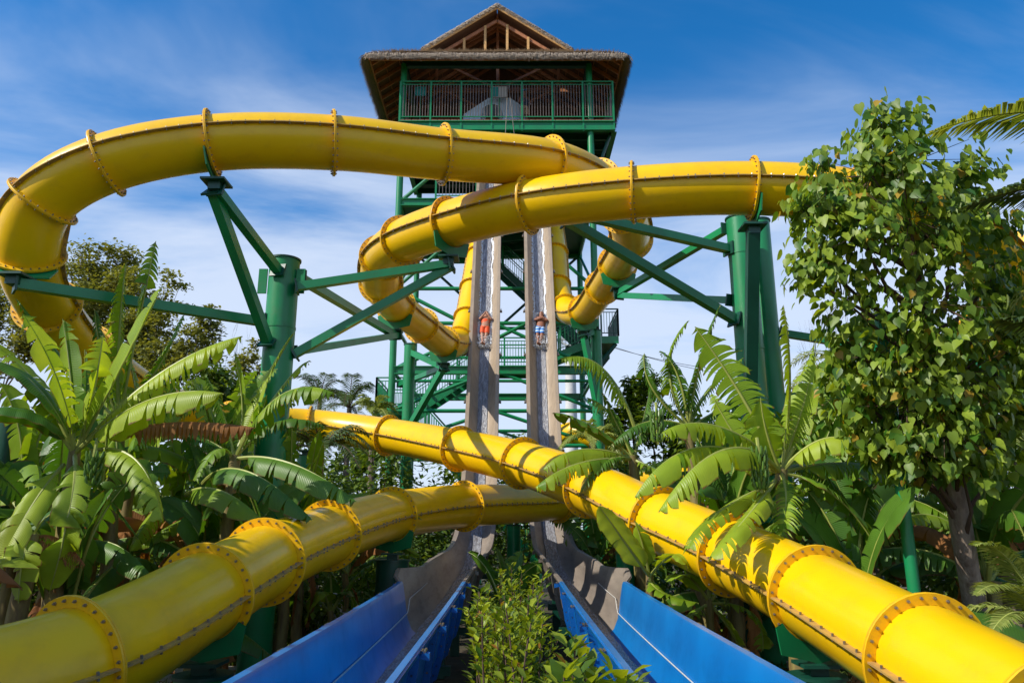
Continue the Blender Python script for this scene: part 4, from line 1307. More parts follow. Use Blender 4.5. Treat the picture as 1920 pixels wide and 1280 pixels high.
# ---- plants whose leaves the photograph shows one by one
def hero(name_label, crown, Z, ground_dx, leaves, seed0=0, r=(0.13, 0.07), dz0=0.0):
    c = PZ(crown[0], crown[1], Z)
    root = thing('banana_plant', name_label, 'banana plant', (c.x + ground_dx, c.y + dz0, 0), 'banana plants beside the slides')
    pseudostem(root, (c.x + ground_dx, c.y + dz0, 0), c + Vector((0, 0, 0.05)), r[0], r[1], seed0)
    for i, L in enumerate(leaves):
        b, m_, t, W, m = L[:5]; kw = dict(L[5]) if len(L) > 5 else {}
        base = PZ(b[0], b[1], Z + (b[2] if len(b) > 2 else 0)) if b else c
        add_leaf(root, (base, PZ(m_[0], m_[1], Z + m_[2]), PZ(t[0], t[1], Z + t[2])), W, seed0 * 50 + i, m, **kw)
    return root
T0 = dict(tear=0.06, droop=0.5); T1 = dict(tear=0.22, droop=0.9); T2 = dict(tear=0.6, droop=1.7, fold=-0.2); T3 = dict(tear=0.85, droop=2.0, fold=-0.3)
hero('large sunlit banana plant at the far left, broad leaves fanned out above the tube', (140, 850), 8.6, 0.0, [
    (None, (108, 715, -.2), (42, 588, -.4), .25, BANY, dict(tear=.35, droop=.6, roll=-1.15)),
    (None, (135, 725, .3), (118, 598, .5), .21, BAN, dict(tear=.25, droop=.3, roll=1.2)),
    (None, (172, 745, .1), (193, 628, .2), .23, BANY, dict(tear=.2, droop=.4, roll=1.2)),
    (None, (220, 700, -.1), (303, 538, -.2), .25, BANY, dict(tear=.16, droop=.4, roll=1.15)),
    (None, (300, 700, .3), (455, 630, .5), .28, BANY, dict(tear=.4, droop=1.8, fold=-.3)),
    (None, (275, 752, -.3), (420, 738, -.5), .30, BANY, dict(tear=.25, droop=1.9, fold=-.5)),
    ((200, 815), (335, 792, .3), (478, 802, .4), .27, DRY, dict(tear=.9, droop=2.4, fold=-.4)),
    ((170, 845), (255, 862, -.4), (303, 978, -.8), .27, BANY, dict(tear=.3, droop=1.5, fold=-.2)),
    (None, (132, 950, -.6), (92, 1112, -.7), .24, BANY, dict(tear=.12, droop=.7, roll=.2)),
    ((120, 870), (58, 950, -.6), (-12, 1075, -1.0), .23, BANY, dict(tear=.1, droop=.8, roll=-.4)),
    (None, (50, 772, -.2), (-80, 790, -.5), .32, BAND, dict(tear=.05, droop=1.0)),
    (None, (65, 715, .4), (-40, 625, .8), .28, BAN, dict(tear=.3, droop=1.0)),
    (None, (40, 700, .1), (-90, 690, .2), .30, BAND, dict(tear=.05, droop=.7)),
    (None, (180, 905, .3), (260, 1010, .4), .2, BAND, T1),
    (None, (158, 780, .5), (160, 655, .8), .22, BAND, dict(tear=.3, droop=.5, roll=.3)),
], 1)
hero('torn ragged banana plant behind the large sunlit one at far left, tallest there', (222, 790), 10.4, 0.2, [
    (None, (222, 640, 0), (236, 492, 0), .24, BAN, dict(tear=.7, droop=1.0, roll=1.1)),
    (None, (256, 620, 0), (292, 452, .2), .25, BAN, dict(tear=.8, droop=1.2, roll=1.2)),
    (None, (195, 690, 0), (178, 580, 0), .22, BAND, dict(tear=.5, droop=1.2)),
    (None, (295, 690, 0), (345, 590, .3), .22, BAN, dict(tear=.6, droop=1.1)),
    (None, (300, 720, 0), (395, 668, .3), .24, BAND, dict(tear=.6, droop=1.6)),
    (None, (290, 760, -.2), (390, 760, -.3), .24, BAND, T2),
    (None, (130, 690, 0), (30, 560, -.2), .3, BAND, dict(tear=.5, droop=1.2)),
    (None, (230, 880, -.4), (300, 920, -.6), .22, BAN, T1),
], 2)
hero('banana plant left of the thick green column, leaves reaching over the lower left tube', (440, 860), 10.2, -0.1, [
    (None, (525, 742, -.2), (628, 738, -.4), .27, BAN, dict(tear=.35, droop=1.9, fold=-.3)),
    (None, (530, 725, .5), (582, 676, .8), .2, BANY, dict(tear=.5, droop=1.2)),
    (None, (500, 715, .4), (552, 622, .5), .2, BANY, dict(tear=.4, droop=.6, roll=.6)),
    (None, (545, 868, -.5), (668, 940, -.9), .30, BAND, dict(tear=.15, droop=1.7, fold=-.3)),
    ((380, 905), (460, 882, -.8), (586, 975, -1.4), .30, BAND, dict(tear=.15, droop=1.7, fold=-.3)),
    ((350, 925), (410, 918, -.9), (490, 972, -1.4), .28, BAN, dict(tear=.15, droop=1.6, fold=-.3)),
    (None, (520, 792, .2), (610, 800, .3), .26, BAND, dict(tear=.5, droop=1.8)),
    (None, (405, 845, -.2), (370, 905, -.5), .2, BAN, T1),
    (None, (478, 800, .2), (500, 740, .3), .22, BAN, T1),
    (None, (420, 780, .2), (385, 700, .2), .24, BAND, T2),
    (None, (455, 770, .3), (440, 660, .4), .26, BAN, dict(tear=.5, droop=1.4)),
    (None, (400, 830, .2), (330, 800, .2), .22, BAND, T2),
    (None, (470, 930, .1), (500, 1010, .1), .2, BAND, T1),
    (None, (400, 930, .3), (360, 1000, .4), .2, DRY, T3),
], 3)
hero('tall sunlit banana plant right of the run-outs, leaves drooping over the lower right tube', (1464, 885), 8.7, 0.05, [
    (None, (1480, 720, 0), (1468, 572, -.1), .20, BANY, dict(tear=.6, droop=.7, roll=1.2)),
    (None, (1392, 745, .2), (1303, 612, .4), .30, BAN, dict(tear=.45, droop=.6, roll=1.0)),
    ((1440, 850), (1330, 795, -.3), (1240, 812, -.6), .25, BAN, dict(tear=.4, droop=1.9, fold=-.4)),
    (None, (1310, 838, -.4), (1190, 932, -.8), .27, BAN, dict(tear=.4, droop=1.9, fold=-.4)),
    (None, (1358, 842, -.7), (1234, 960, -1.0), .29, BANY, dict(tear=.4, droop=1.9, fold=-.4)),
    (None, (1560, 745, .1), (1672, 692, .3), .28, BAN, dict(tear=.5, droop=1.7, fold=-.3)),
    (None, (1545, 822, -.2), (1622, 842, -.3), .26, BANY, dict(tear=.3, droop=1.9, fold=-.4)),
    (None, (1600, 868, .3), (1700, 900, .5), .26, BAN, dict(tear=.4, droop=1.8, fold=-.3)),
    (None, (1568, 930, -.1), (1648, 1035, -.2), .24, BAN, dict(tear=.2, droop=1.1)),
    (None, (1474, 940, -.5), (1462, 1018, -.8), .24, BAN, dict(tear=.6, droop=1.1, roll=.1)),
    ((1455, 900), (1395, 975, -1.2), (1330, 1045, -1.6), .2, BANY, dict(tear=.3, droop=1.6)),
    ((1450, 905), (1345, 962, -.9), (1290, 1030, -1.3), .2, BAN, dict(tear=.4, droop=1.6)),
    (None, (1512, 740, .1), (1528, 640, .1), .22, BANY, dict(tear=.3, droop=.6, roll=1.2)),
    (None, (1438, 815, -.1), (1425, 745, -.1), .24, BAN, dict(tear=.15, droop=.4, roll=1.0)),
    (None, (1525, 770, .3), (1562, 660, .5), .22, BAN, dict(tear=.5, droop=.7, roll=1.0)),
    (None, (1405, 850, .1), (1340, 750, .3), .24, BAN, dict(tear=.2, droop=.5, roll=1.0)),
    (None, (1500, 800, .4), (1560, 760, .8), .24, BAND, T2),
    (None, (1420, 930, .2), (1360, 960, .2), .24, BAND, T1),
    (None, (1530, 880, .5), (1600, 960, .8), .22, BAND, T2),
], 4)
hero('ragged dark-leaved banana plant between the right run-out and the right green columns', (1292, 800), 11.2, 0.1, [
    (None, (1310, 690, 0), (1350, 572, .1), .28, BAND, dict(tear=.95, droop=1.6)),
    (None, (1270, 700, 0), (1236, 658, .1), .28, BAND, dict(tear=.8, droop=1.7)),
    (None, (1225, 730, 0), (1208, 662, .1), .26, BAND, dict(tear=.8, droop=1.6)),
    (None, (1255, 690, .2), (1292, 600, .3), .26, BAN, dict(tear=.7, droop=1.5)),
    (None, (1330, 730, .2), (1395, 670, .4), .26, BAN, dict(tear=.6, droop=1.4)),
    (None, (1360, 760, .2), (1425, 720, .4), .26, BAND, T2),
    (None, (1215, 790, -.2), (1150, 830, -.4), .24, BAND, T2),
    (None, (1330, 860, -.2), (1360, 920, -.2), .24, BAND, T2),
], 5)
hero('banana plant just right of the right speed slide, long leaf arching over the flume', (1188, 860), 11.6, 0.1, [
    ((1190, 800), (1130, 690, 0), (1050, 672, -.1), .30, BAN, dict(tear=.7, droop=2.0, fold=-.4)),
    (None, (1108, 800, 0), (1035, 774, -.1), .25, BAND, dict(tear=.15, droop=1.0)),
    (None, (1165, 810, .1), (1128, 735, .2), .24, BAND, dict(tear=.25, droop=.9)),
    (None, (1090, 842, -.4), (1018, 880, -.7), .27, BAN, dict(tear=.4, droop=1.9, fold=-.4)),
    (None, (1085, 868, -.6), (1004, 914, -.9), .27, BAN, dict(tear=.4, droop=1.9, fold=-.4)),
    (None, (1130, 868, -.4), (1085, 930, -.6), .22, BAND, dict(tear=.7, droop=1.8)),
    (None, (1215, 790, .2), (1262, 760, .3), .24, BAND, T1),
    (None, (1210, 770, .3), (1225, 700, .4), .24, BAND, T2),
    (None, (1230, 880, -.3), (1290, 905, -.4), .22, BAN, T1),
    (None, (1150, 780, .5), (1100, 745, .9), .24, BAN, T2),
], 6)
hero('low young banana plant in front of the lower right tube beside the tan flume lip', (1218, 1080), 9.3, 0.05, [
    (None, (1168, 1010, -.3), (1124, 948, -.5), .19, BANY, dict(tear=.05, droop=.7, roll=.4)),
    (None, (1205, 1020, -.1), (1190, 975, -.1), .14, BAN, T0),
    (None, (1262, 1040, -.4), (1290, 1068, -.6), .16, BANY, T0),
    (None, (1240, 1110, -.3), (1310, 1130, -.5), .17, BAN, T1),
    (None, (1260, 1150, -.2), (1290, 1210, -.3), .18, BAN, T1),
], 7, r=(0.09, 0.05))
hero('low banana plant under the lower right tube, broad leaves half in shade', (1330, 1130), 9.6, 0.05, [
    (None, (1290, 1080, -.2), (1255, 1095, -.4), .2, BAN, T0), (None, (1380, 1090, .1), (1430, 1130, .1), .2, BAN, T1),
    (None, (1320, 1050, .2), (1300, 1010, .3), .2, BAND, T1), (None, (1370, 1180, -.1), (1400, 1240, -.2), .22, BANY, T0),
    (None, (1290, 1160, -.2), (1250, 1210, -.3), .2, BAN, T1), (None, (1410, 1150, -.1), (1430, 1220, -.2), .2, BAN, T1),
    (None, (1340, 1190, -.1), (1350, 1250, -.2), .2, DRY, T2),
], 8, r=(0.08, 0.05))
hero('small banana plant behind the left run-out with a leaf catching the sun', (620, 1150), 12.2, 0.0, [
    (None, (600, 1110, -.2), (575, 1170, -.4), .24, BANY, T0), (None, (650, 1110, 0), (668, 1160, 0), .22, BAN, T0),
    (None, (620, 1080, 0), (610, 1040, .1), .2, BAND, T1), (None, (575, 1095, .1), (540, 1060, .2), .2, BAND, T1),
    (None, (668, 1080, .1), (700, 1060, .2), .2, BAN, T1),
], 9, r=(0.09, 0.05))
hero('banana plant low at the far left edge, half hidden behind the tube', (60, 1010), 7.9, -0.1, [
    (None, (45, 1040, -.2), (35, 1130, -.3), .2, BANY, T0), (None, (0, 960, .2), (-60, 930, .3), .24, BAN, T1),
    (None, (110, 1010, .1), (160, 1060, .1), .2, DRY, T3), (None, (80, 1040, .2), (110, 1110, .3), .2, DRY, T2),
    (None, (20, 980, .1), (-10, 1090, .1), .2, DRY, T2), (None, (100, 960, .3), (170, 930, .5), .24, BAND, T1),
], 10)

# banana bunches
def bunch(px, py, Z, label, n=9, s=1.0):
    c = PZ(px, py, Z); root = thing('banana_bunch', label, 'banana bunch', c)
    st = MB(); st.tube([c + Vector((0, 0, 0.35)), c + Vector((0, -0.03, 0.1)), c - Vector((0, 0, 0.25 * s))], 0.02, 6); st.build('bunch_stalk', PET, root)
    rr = random.Random(px)
    for h in range(5):
        for k in range(n):
            a = 2 * math.pi * (k + 0.5 * h) / n + rr.uniform(-.1, .1); z = 0.15 - h * 0.085
            d_ = Vector((math.cos(a), math.sin(a), 0))
            p = c + Vector((0, 0, z * s)); L_ = 0.13 * s
            m = MB(); m.tube([p + d_ * 0.02, p + d_ * 0.06 + Vector((0, 0, -0.015)), p + d_ * 0.085 + Vector((0, 0, 0.035)), p + d_ * 0.09 + Vector((0, 0, L_ * 0.8))], [0.008, 0.018, 0.019, 0.007], 6)
            m.build('banana', FRUIT, root)
bunch(1424, 880, 8.2, 'bunch of green bananas hanging below the crown of the tall sunlit banana plant')
bunch(1232, 800, 10.6, 'pale green banana bunch hanging among dark leaves right of the speed slides', 7)
bunch(175, 880, 8.3, 'small banana bunch hanging beneath the large sunlit banana plant at far left', 7, 0.8)

# ---- further banana plants, built once and copied
def proto_banana(seed, H, n, m, tear):
    rr = random.Random(seed)
    root = thing('banana_plant', 'banana plant', 'banana plant', (0, 0, 0), 'banana plants beside the slides')
    pseudostem(root, (0, 0, 0), (rr.uniform(-.1, .1), rr.uniform(-.1, .1), H), 0.12, 0.07, seed)
    for k in range(n):
        a = k * 2.4 + rr.uniform(-.3, .3); e = rr.uniform(0.15, 1.35) if k > 1 else 1.45
        L_ = rr.uniform(1.7, 2.5); d_ = Vector((math.cos(a), math.sin(a), 0))
        b = Vector((0, 0, H - 0.05)) ; md = b + d_ * L_ * 0.5 * math.cos(e) + Vector((0, 0, L_ * 0.52 * math.sin(e)))
        tp = b + d_ * L_ * (0.95 * math.cos(e) + 0.12) + Vector((0, 0, L_ * (0.95 * math.sin(e) - 0.45 * math.cos(e))))
        mm = m if rr.random() > 0.08 else DRY
        add_leaf(root, (b, md, tp), rr.uniform(.22, .3), seed * 31 + k, mm, fold=-.2 if e < .9 else .35, tear=tear * rr.uniform(.4, 1.3), droop=rr.uniform(1.2, 2.0) if e < 0.9 else .5, roll=rr.uniform(-.5, .5) if e < 0.9 else rr.choice((-1.1, 1.1)), n=22)
    for k in range(3):
        a = rr.uniform(0, 6.28); d_ = Vector((math.cos(a), math.sin(a), 0)); b = Vector((0, 0, H * 0.85))
        add_leaf(root, (b, b + d_ * 0.25 - Vector((0, 0, 0.4)), b + d_ * 0.2 - Vector((0, 0, 1.2))), .14, seed * 77 + k, DRY, tear=.7, droop=1.2, n=14)
    return root
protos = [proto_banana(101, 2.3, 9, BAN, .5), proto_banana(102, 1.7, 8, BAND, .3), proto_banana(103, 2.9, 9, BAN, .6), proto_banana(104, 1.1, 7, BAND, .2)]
spots = [
  (2, -4.4, 11.3, 0.7, 0.95, 'banana plant over the middle of the lower left tube, casting shade on it'),
  (0, -3.5, 12.0, 2.2, 0.95, 'banana plant just left of the dark green column under the lower left tube'),
  (0, -7.2, 11.2, 0.9, 1.05, 'banana plant right of the ragged plant, under the left green beam'),
  (2, -5.6, 11.3, 4.4, 0.95, 'banana plant in front of the hidden bend of the tube at left'),
  (1, -9.0, 9.6, 2.4, 1.3, 'dark banana plant behind the left edge of the large sunlit one'),
  (2, -6.6, 3.0, 0.5, 1.25, 'tall banana plant outside the left edge, shading the lower left tube'),
  (0, -6.6, 4.4, 3.5, 1.3, 'banana plant outside the left edge near the tall one'),
  (1, -8.9, 11.6, 0.4, 1.2, 'dark banana plant filling the gap under the left green beam'),
  (0, -9.9, 12.0, 2.0, 1.1, 'banana plant behind the gap left of the ragged plant'),
  (2, -7.9, 14.2, 3.0, 1.05, 'banana plant in the back row below the looping tube'),
  (0, -6.0, 14.6, 5.0, 1.0, 'banana plant in the back row left of the thick green column'),
  (1, -4.9, 13.4, 1.0, 1.1, 'dark banana plant in the back row right of the thick green column'),
  (2, 4.0, 13.4, 2.0, 0.95, 'banana plant in the back row right of the speed slides'),
  (1, 3.2, 11.4, 3.2, 1.1, 'dark banana plant behind the leaves over the crossing tubes'),
  (0, 5.9, 13.6, 1.0, 1.05, 'banana plant in the back row behind the tall sunlit one'),
  # proto, x, y, turn, scale, label
    (2, -11.0, 13.0, 0.2, 1.0, 'banana plant behind the left edge group, under the left green beam'),
    (0, -8.6, 12.6, 1.2, 1.05, 'banana plant in the second row at left below the looping tube'),
    (2, -6.9, 12.8, 2.4, 0.98, 'banana plant left of the thick green column, second row'),
    (0, -5.4, 12.4, 3.3, 0.95, 'shaded banana plant right behind the thick green column'),
    (1, -4.4, 11.0, 4.1, 1.0, 'dark banana plant under the left end of the lower yellow tube'),
    (0, -3.4, 12.6, 5.0, 0.85, 'dark banana plant below the lower yellow tube, left of the speed slides'),
    (1, -3.1, 14.8, 0.9, 0.8, 'small banana plant in shade next to the left speed slide'),
    (3, -4.0, 10.8, 1.7, 1.1, 'squat banana plant behind the blue run-out wall at left'),
    (1, -5.9, 9.9, 2.6, 1.0, 'dark banana plant directly above the lower left tube'),
    (3, -5.0, 8.9, 0.6, 1.0, 'squat dark banana plant behind the middle of the lower left tube'),
    (1, -7.4, 9.9, 3.0, 1.0, 'dark banana plant between the sunlit plant and the lower left tube'),
    (2, -9.8, 10.4, 4.6, 1.0, 'banana plant behind the far left sunlit plant'),
    (0, -6.3, 5.4, 1.1, 1.05, 'banana plant outside the left edge that shades the lower left tube'),
    (2, -5.2, 4.0, 2.9, 0.9, 'second banana plant outside the left edge that shades the lower left tube'),
    (1, -7.7, 7.4, 5.3, 1.1, 'banana plant at the left edge behind the broad dark leaf'),
    (1, 2.9, 12.6, 2.2, 0.85, 'banana plant right of the right speed slide at tube height'),
    (3, 3.2, 11.6, 4.1, 0.95, 'squat banana plant beside the tan lip of the right flume'),
    (2, 5.6, 12.6, 3.9, 0.92, 'banana plant in front of the right green columns'),
    (0, 4.6, 11.6, 5.5, 0.9, 'banana plant left of the right green columns, second row'),
    (2, 7.2, 12.2, 0.4, 0.95, 'banana plant behind the leafy tree at its left'),
    (0, 6.2, 10.4, 1.9, 0.9, 'banana plant between the tall sunlit plant and the teal pole'),
    (1, 4.4, 9.8, 2.7, 0.9, 'dark banana plant right behind the lower right tube'),
    (3, 3.9, 8.9, 0.2, 1.0, 'squat dark banana plant under the lower right tube'),
    (1, 5.4, 8.9, 3.4, 0.95, 'dark banana plant left of the leafy tree trunk'),
    (0, 8.6, 12.0, 4.4, 1.0, 'banana plant right of the leafy tree trunk, second row'),
    (3, 6.6, 8.4, 5.0, 1.0, 'squat banana plant at the foot of the leafy tree'),
    (1, 1.9, 17.5, 1.4, 0.8, 'small banana plant behind the right speed slide'),
    (3, 0.05, 14.0, 2.0, 0.62, 'broad-leaved banana plant between the two speed slides'),
    (3, -0.1, 12.4, 4.0, 0.7, 'small dark banana plant between the speed slides behind the shrubs'),
]
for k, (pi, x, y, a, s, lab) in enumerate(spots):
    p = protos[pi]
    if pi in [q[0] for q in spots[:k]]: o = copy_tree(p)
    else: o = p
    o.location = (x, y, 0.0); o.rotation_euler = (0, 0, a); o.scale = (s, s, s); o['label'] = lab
# ================================================================== leaf clouds
def heart_template():
    # heart-shaped leaf, tip at -y, folded along its midrib, slight curl
    pts_ = [(0, 0.0, 0), (0, -0.5, -0.03), (0, -1.08, -0.16), (0.22, 0.08, 0.06), (0.42, -0.12, 0.09), (0.43, -0.40, 0.06), (0.24, -0.72, -0.01),
            (-0.22, 0.08, 0.06), (-0.42, -0.12, 0.09), (-0.43, -0.40, 0.06), (-0.24, -0.72, -0.01)]
    f = [(0, 1, 4, 3), (1, 6, 5, 4), (1, 2, 6), (0, 7, 8, 1), (8, 9, 10, 1), (1, 10, 2)]
    return np.array(pts_, float), f
def oval_template():
    pts_ = [(0, 0, 0), (0, -0.5, -0.02), (0, -1, -0.12), (0.16, -0.25, 0.05), (0.24, -0.62, 0.04), (-0.16, -0.25, 0.05), (-0.24, -0.62, 0.04)]
    f = [(0, 1, 3), (1, 4, 3), (1, 2, 4), (0, 5, 1), (1, 5, 6), (1, 6, 2)]
    return np.array(pts_, float), f
def quad_template(w=0.28):
    pts_ = [(0, 0, 0), (w, -0.45, 0.05), (0, -1, -0.08), (-w, -0.45, 0.05)]
    return np.array(pts_, float), [(0, 2, 1), (0, 3, 2)]
def rot_from(dirv, normal):
    """columns: x across, -y along dirv, z normal"""
    y = -Vector(dirv).normalized(); z = Vector(normal); z = (z - y * z.dot(y))
    if z.length < 1e-4: z = y.orthogonal()
    z.normalize(); x = y.cross(z)
    return np.array([[x.x, y.x, z.x], [x.y, y.y, z.y], [x.z, y.z, z.z]])
def cloud_mesh(name, leaves, tmpl, m, origin):
    tv, tf = tmpl
    n = len(leaves); k = len(tv)
    V = np.empty((n * k, 3)); o = np.array(tuple(origin))
    for i, (p, Rm, s) in enumerate(leaves):
        V[i * k:(i + 1) * k] = (tv * s) @ Rm.T + np.array(tuple(p)) - o
    me = bpy.data.meshes.new(name)
    loops = []; starts = []; tot = []
    c = 0
    base = [np.array(f) for f in tf]
    per = sum(len(f) for f in tf)
    one = np.concatenate(base); lens = np.array([len(f) for f in tf])
    allv = (one[None, :] + (np.arange(n) * k)[:, None]).ravel()
    tot = np.tile(lens, n); starts = np.concatenate([[0], np.cumsum(tot)[:-1]])
    me.vertices.add(n * k); me.vertices.foreach_set('co', V.ravel())
    me.loops.add(len(allv)); me.loops.foreach_set('vertex_index', allv.astype(np.int32))
    me.polygons.add(len(tot)); me.polygons.foreach_set('loop_start', starts.astype(np.int32)); me.polygons.foreach_set('loop_total', tot.astype(np.int32))
    me.polygons.foreach_set('use_smooth', [True] * len(tot))
    me.materials.append(m)
    me.update(calc_edges=True); me.validate()
    return me
def foliage(parent, leaves, tmpl, m, singles=0):
    """the leaves that show largest are objects of their own, the rest one mesh"""
    cam_p = Vector((0, 0, CAM_H))
    if singles:
        leaves = sorted(leaves, key=lambda L: (Vector(L[0]) - cam_p).length / L[2])
        near, rest = leaves[:singles], leaves[singles:]
        tm = cloud_mesh('leaf', [(Vector((0, 0, 0)), np.eye(3), 1.0)], tmpl, m, (0, 0, 0))
        for p, Rm, s in near:
            o = bpy.data.objects.new('leaf', tm); put(o, parent, p)
            o.rotation_euler = Matrix(Rm.tolist()).to_euler(); o.scale = (s, s, s)
    else: rest = leaves
    if rest:
        c = Vector((sum(L[0][0] for L in rest) / len(rest), sum(L[0][1] for L in rest) / len(rest), sum(L[0][2] for L in rest) / len(rest)))
        o = bpy.data.objects.new('foliage', cloud_mesh('foliage', rest, tmpl, m, c)); put(o, parent, c); tag(o, kind='stuff')

# ---- the leafy tree at right
rr = random.Random(11)
tb = PZ(1842, 1180, 8.4); tb.z = 0
tree = thing('leafy_tree', 'leafy tree with heart-shaped leaves and pale peeling bark at the right', 'tree', tb)
TZ = 8.3
tp = [Vector((tb.x + 0.02, tb.y, -0.05)), PZ(1838, 1190, 8.4), PZ(1812, 1050, TZ), PZ(1797, 960, TZ), PZ(1783, 880, TZ), PZ(1772, 780, TZ), PZ(1752, 690, TZ), PZ(1738, 620, TZ), PZ(1722, 540, TZ), PZ(1712, 480, TZ)]
C, _ = catmull(tp, 6)
m = MB(); vs = []; fs = []; NN = 18
for i, p in enumerate(C):
    r = 0.135 * (1 - 0.66 * i / len(C))
    if i < 6: r *= 1 + 0.25 * (1 - i / 6)
    for k in range(NN):
        a = 2 * math.pi * k / NN; w = 1 + 0.16 * noise.noise(Vector((math.cos(a) * 1.2, math.sin(a) * 1.2, p.z * 2.0))) + 0.06 * noise.noise(Vector((math.cos(a) * 5, math.sin(a) * 5, p.z * 7)))
        vs.append(p + Vector((math.cos(a), math.sin(a), 0)) * r * w)
for i in range(len(C) - 1):
    for k in range(NN): fs.append((i * NN + k, i * NN + (k + 1) % NN, (i + 1) * NN + (k + 1) % NN, (i + 1) * NN + k))
m.add(vs, fs); m.build('trunk', BARK, tree, angle=80)
blobs = [(1660, 262, 0, 70), (1635, 330, 0, 105), (1560, 340, .2, 62), (1720, 300, .1, 90), (1790, 350, .2, 80), (1830, 420, .2, 75), (1545, 400, -.1, 62), (1610, 440, -.3, 95), (1705, 410, -.4, 95),
         (1780, 470, -.2, 100), (1860, 520, .1, 70), (1540, 490, 0, 52), (1580, 560, -.1, 60), (1750, 570, -.5, 105), (1840, 610, 0, 85), (1640, 670, -.2, 70), (1585, 640, .1, 55),
         (1720, 670, -.4, 90), (1800, 700, -.3, 100), (1880, 720, 0, 75), (1700, 760, -.3, 85), (1640, 770, 0, 55), (1770, 800, -.4, 95), (1850, 800, -.1, 75), (1730, 850, -.3, 65), (1800, 870, -.2, 60), (1690, 850, 0, 40), (1525, 460, .1, 40), (1650, 228, 0, 28),
         (1898, 660, 0, 50), (1500, 395, 0, 22), (1905, 590, .1, 42), (1902, 770, 0, 52), (1885, 850, 0, 40), (1600, 745, 0, 50), (1650, 840, -.1, 42), (1560, 700, .1, 34), (1515, 520, 0, 26), (1600, 800, .1, 30)]
leaves = []
br = MB()
def trunk_pt(z):
    return min(C, key=lambda p: abs(p.z - z))
for bi, (px, py, dz, rp) in enumerate(blobs):
    c = PZ(px, py, TZ + dz); r = rp / FPX * TZ
    # a limb into the cluster
    t0 = trunk_pt(c.z - 0.55 - 0.3 * rr.random())
    mid = (t0 + c) / 2 + Vector((rr.uniform(-.1, .1), rr.uniform(-.1, .1), -0.08))
    br.tube([t0, mid, c], [0.035, 0.022, 0.008], 6)
    ntw = int(20 * (rp / 80.0) ** 1.6) + 4
    for k in range(ntw):
        d_ = Vector((rr.gauss(0, 1), rr.gauss(0, 1), rr.gauss(0, 1))).normalized() * r * (rr.random() ** 0.4)
        d_.y *= 1.1
        q = c + d_
        br.tube([c + d_ * 0.2, q], [0.006, 0.003], 3, cap=False)
        for j in range(rr.randint(6, 12)):
            p = q + Vector((rr.gauss(0, .085), rr.gauss(0, .085), rr.gauss(0, .075)))
            out = (p - c).normalized()
            dirv = Vector((out.x * 0.5 + rr.gauss(0, .35), out.y * 0.5 + rr.gauss(0, .35), -0.9 + rr.gauss(0, .3)))
            nrm = Vector((out.x * 0.7 + rr.gauss(0, .5), out.y * 0.7 + rr.gauss(0, .5), 0.55 + rr.gauss(0, .3)))
            leaves.append((p, rot_from(dirv, nrm), 0.05 + 0.09 * rr.random() ** 0.8))
br.build('branches', TWIG, tree)
foliage(tree, leaves, heart_template(), HEART, 300)
print('heart leaves', len(leaves))

# ---- shrubs in the gap between the two run-outs
def shrub(loc, h, w, n_st, label, s_leaf, seed, singles, m=BUSHM, lean=0.0):
    rr = random.Random(seed); root = thing('shrub', label, 'shrub', (loc[0], loc[1], 0), 'shrubs between the two run-outs')
    st = MB(); L = []
    for k in range(n_st):
        a = rr.uniform(0, 6.28); rad = w * rr.random() ** 0.6; hh = h * rr.uniform(0.55, 1.0) * (1 - 0.25 * (rad / w) ** 2)
        b = Vector((loc[0] + rr.uniform(-.06, .06), loc[1] + rr.uniform(-.06, .06), 0.0))
        t = Vector((loc[0] + rad * math.cos(a) + lean * hh, loc[1] + rad * math.sin(a) * 1.3, hh))
        md = (b + t) / 2 + Vector((rr.uniform(-.05, .05), rr.uniform(-.05, .05), 0.1))
        cv = sheet_curve([b, md, t], 10)
        st.tube(cv, [0.010 * (1 - 0.8 * i / 10) + 0.002 for i in range(11)], 4)
        n = int(11 * hh / 0.1 / 5)
        for j in range(n):
            u = 1 - (j / n) ** 1.1 * 0.72
            p = cv[min(10, int(u * 10))].lerp(cv[min(10, int(u * 10) + 1)], u * 10 % 1)
            tdir = (cv[min(10, int(u * 10) + 1)] - cv[max(0, int(u * 10) - 1)]).normalized()
            for q in range(2):
                an = j * 2.4 + q * 3.14 + rr.uniform(-.3, .3)
                side = Vector((math.cos(an), math.sin(an), 0))
                dirv = side * rr.uniform(.5, 1.0) + tdir * rr.uniform(0.3, 1.1)
                L.append((p + side * 0.01 + Vector((rr.gauss(0, .02), rr.gauss(0, .02), rr.gauss(0, .02))), rot_from(dirv, Vector((0, 0, 1)) + side * -0.4 + Vector((rr.gauss(0, .3), rr.gauss(0, .3), 0))), s_leaf * rr.uniform(.6, 1.15)))
    st.build('stems', TWIG, root)
    foliage(root, L, oval_template(), m, singles)
    return root
shrub((0.28, 2.95), 1.84, 0.33, 40, 'nearest yellow-green shrub at the bottom centre between the blue run-outs', 0.105, 21, 200)
shrub((-0.08, 2.75), 1.62, 0.20, 20, 'low sprigs of yellow-green shrub at the bottom centre, left of the nearest shrub', 0.10, 22, 60)
shrub((0.05, 4.6), 1.86, 0.40, 50, 'darker middle shrub between the blue run-outs', 0.08, 23, 0)
shrub((-0.02, 6.8), 2.0, 0.46, 52, 'shrub with bright tips between the tan flume ends', 0.08, 24, 0)
shrub((0.0, 9.2), 1.9, 0.45, 40, 'farthest shrub in the gap below the crossing tubes', 0.07, 25, 0)

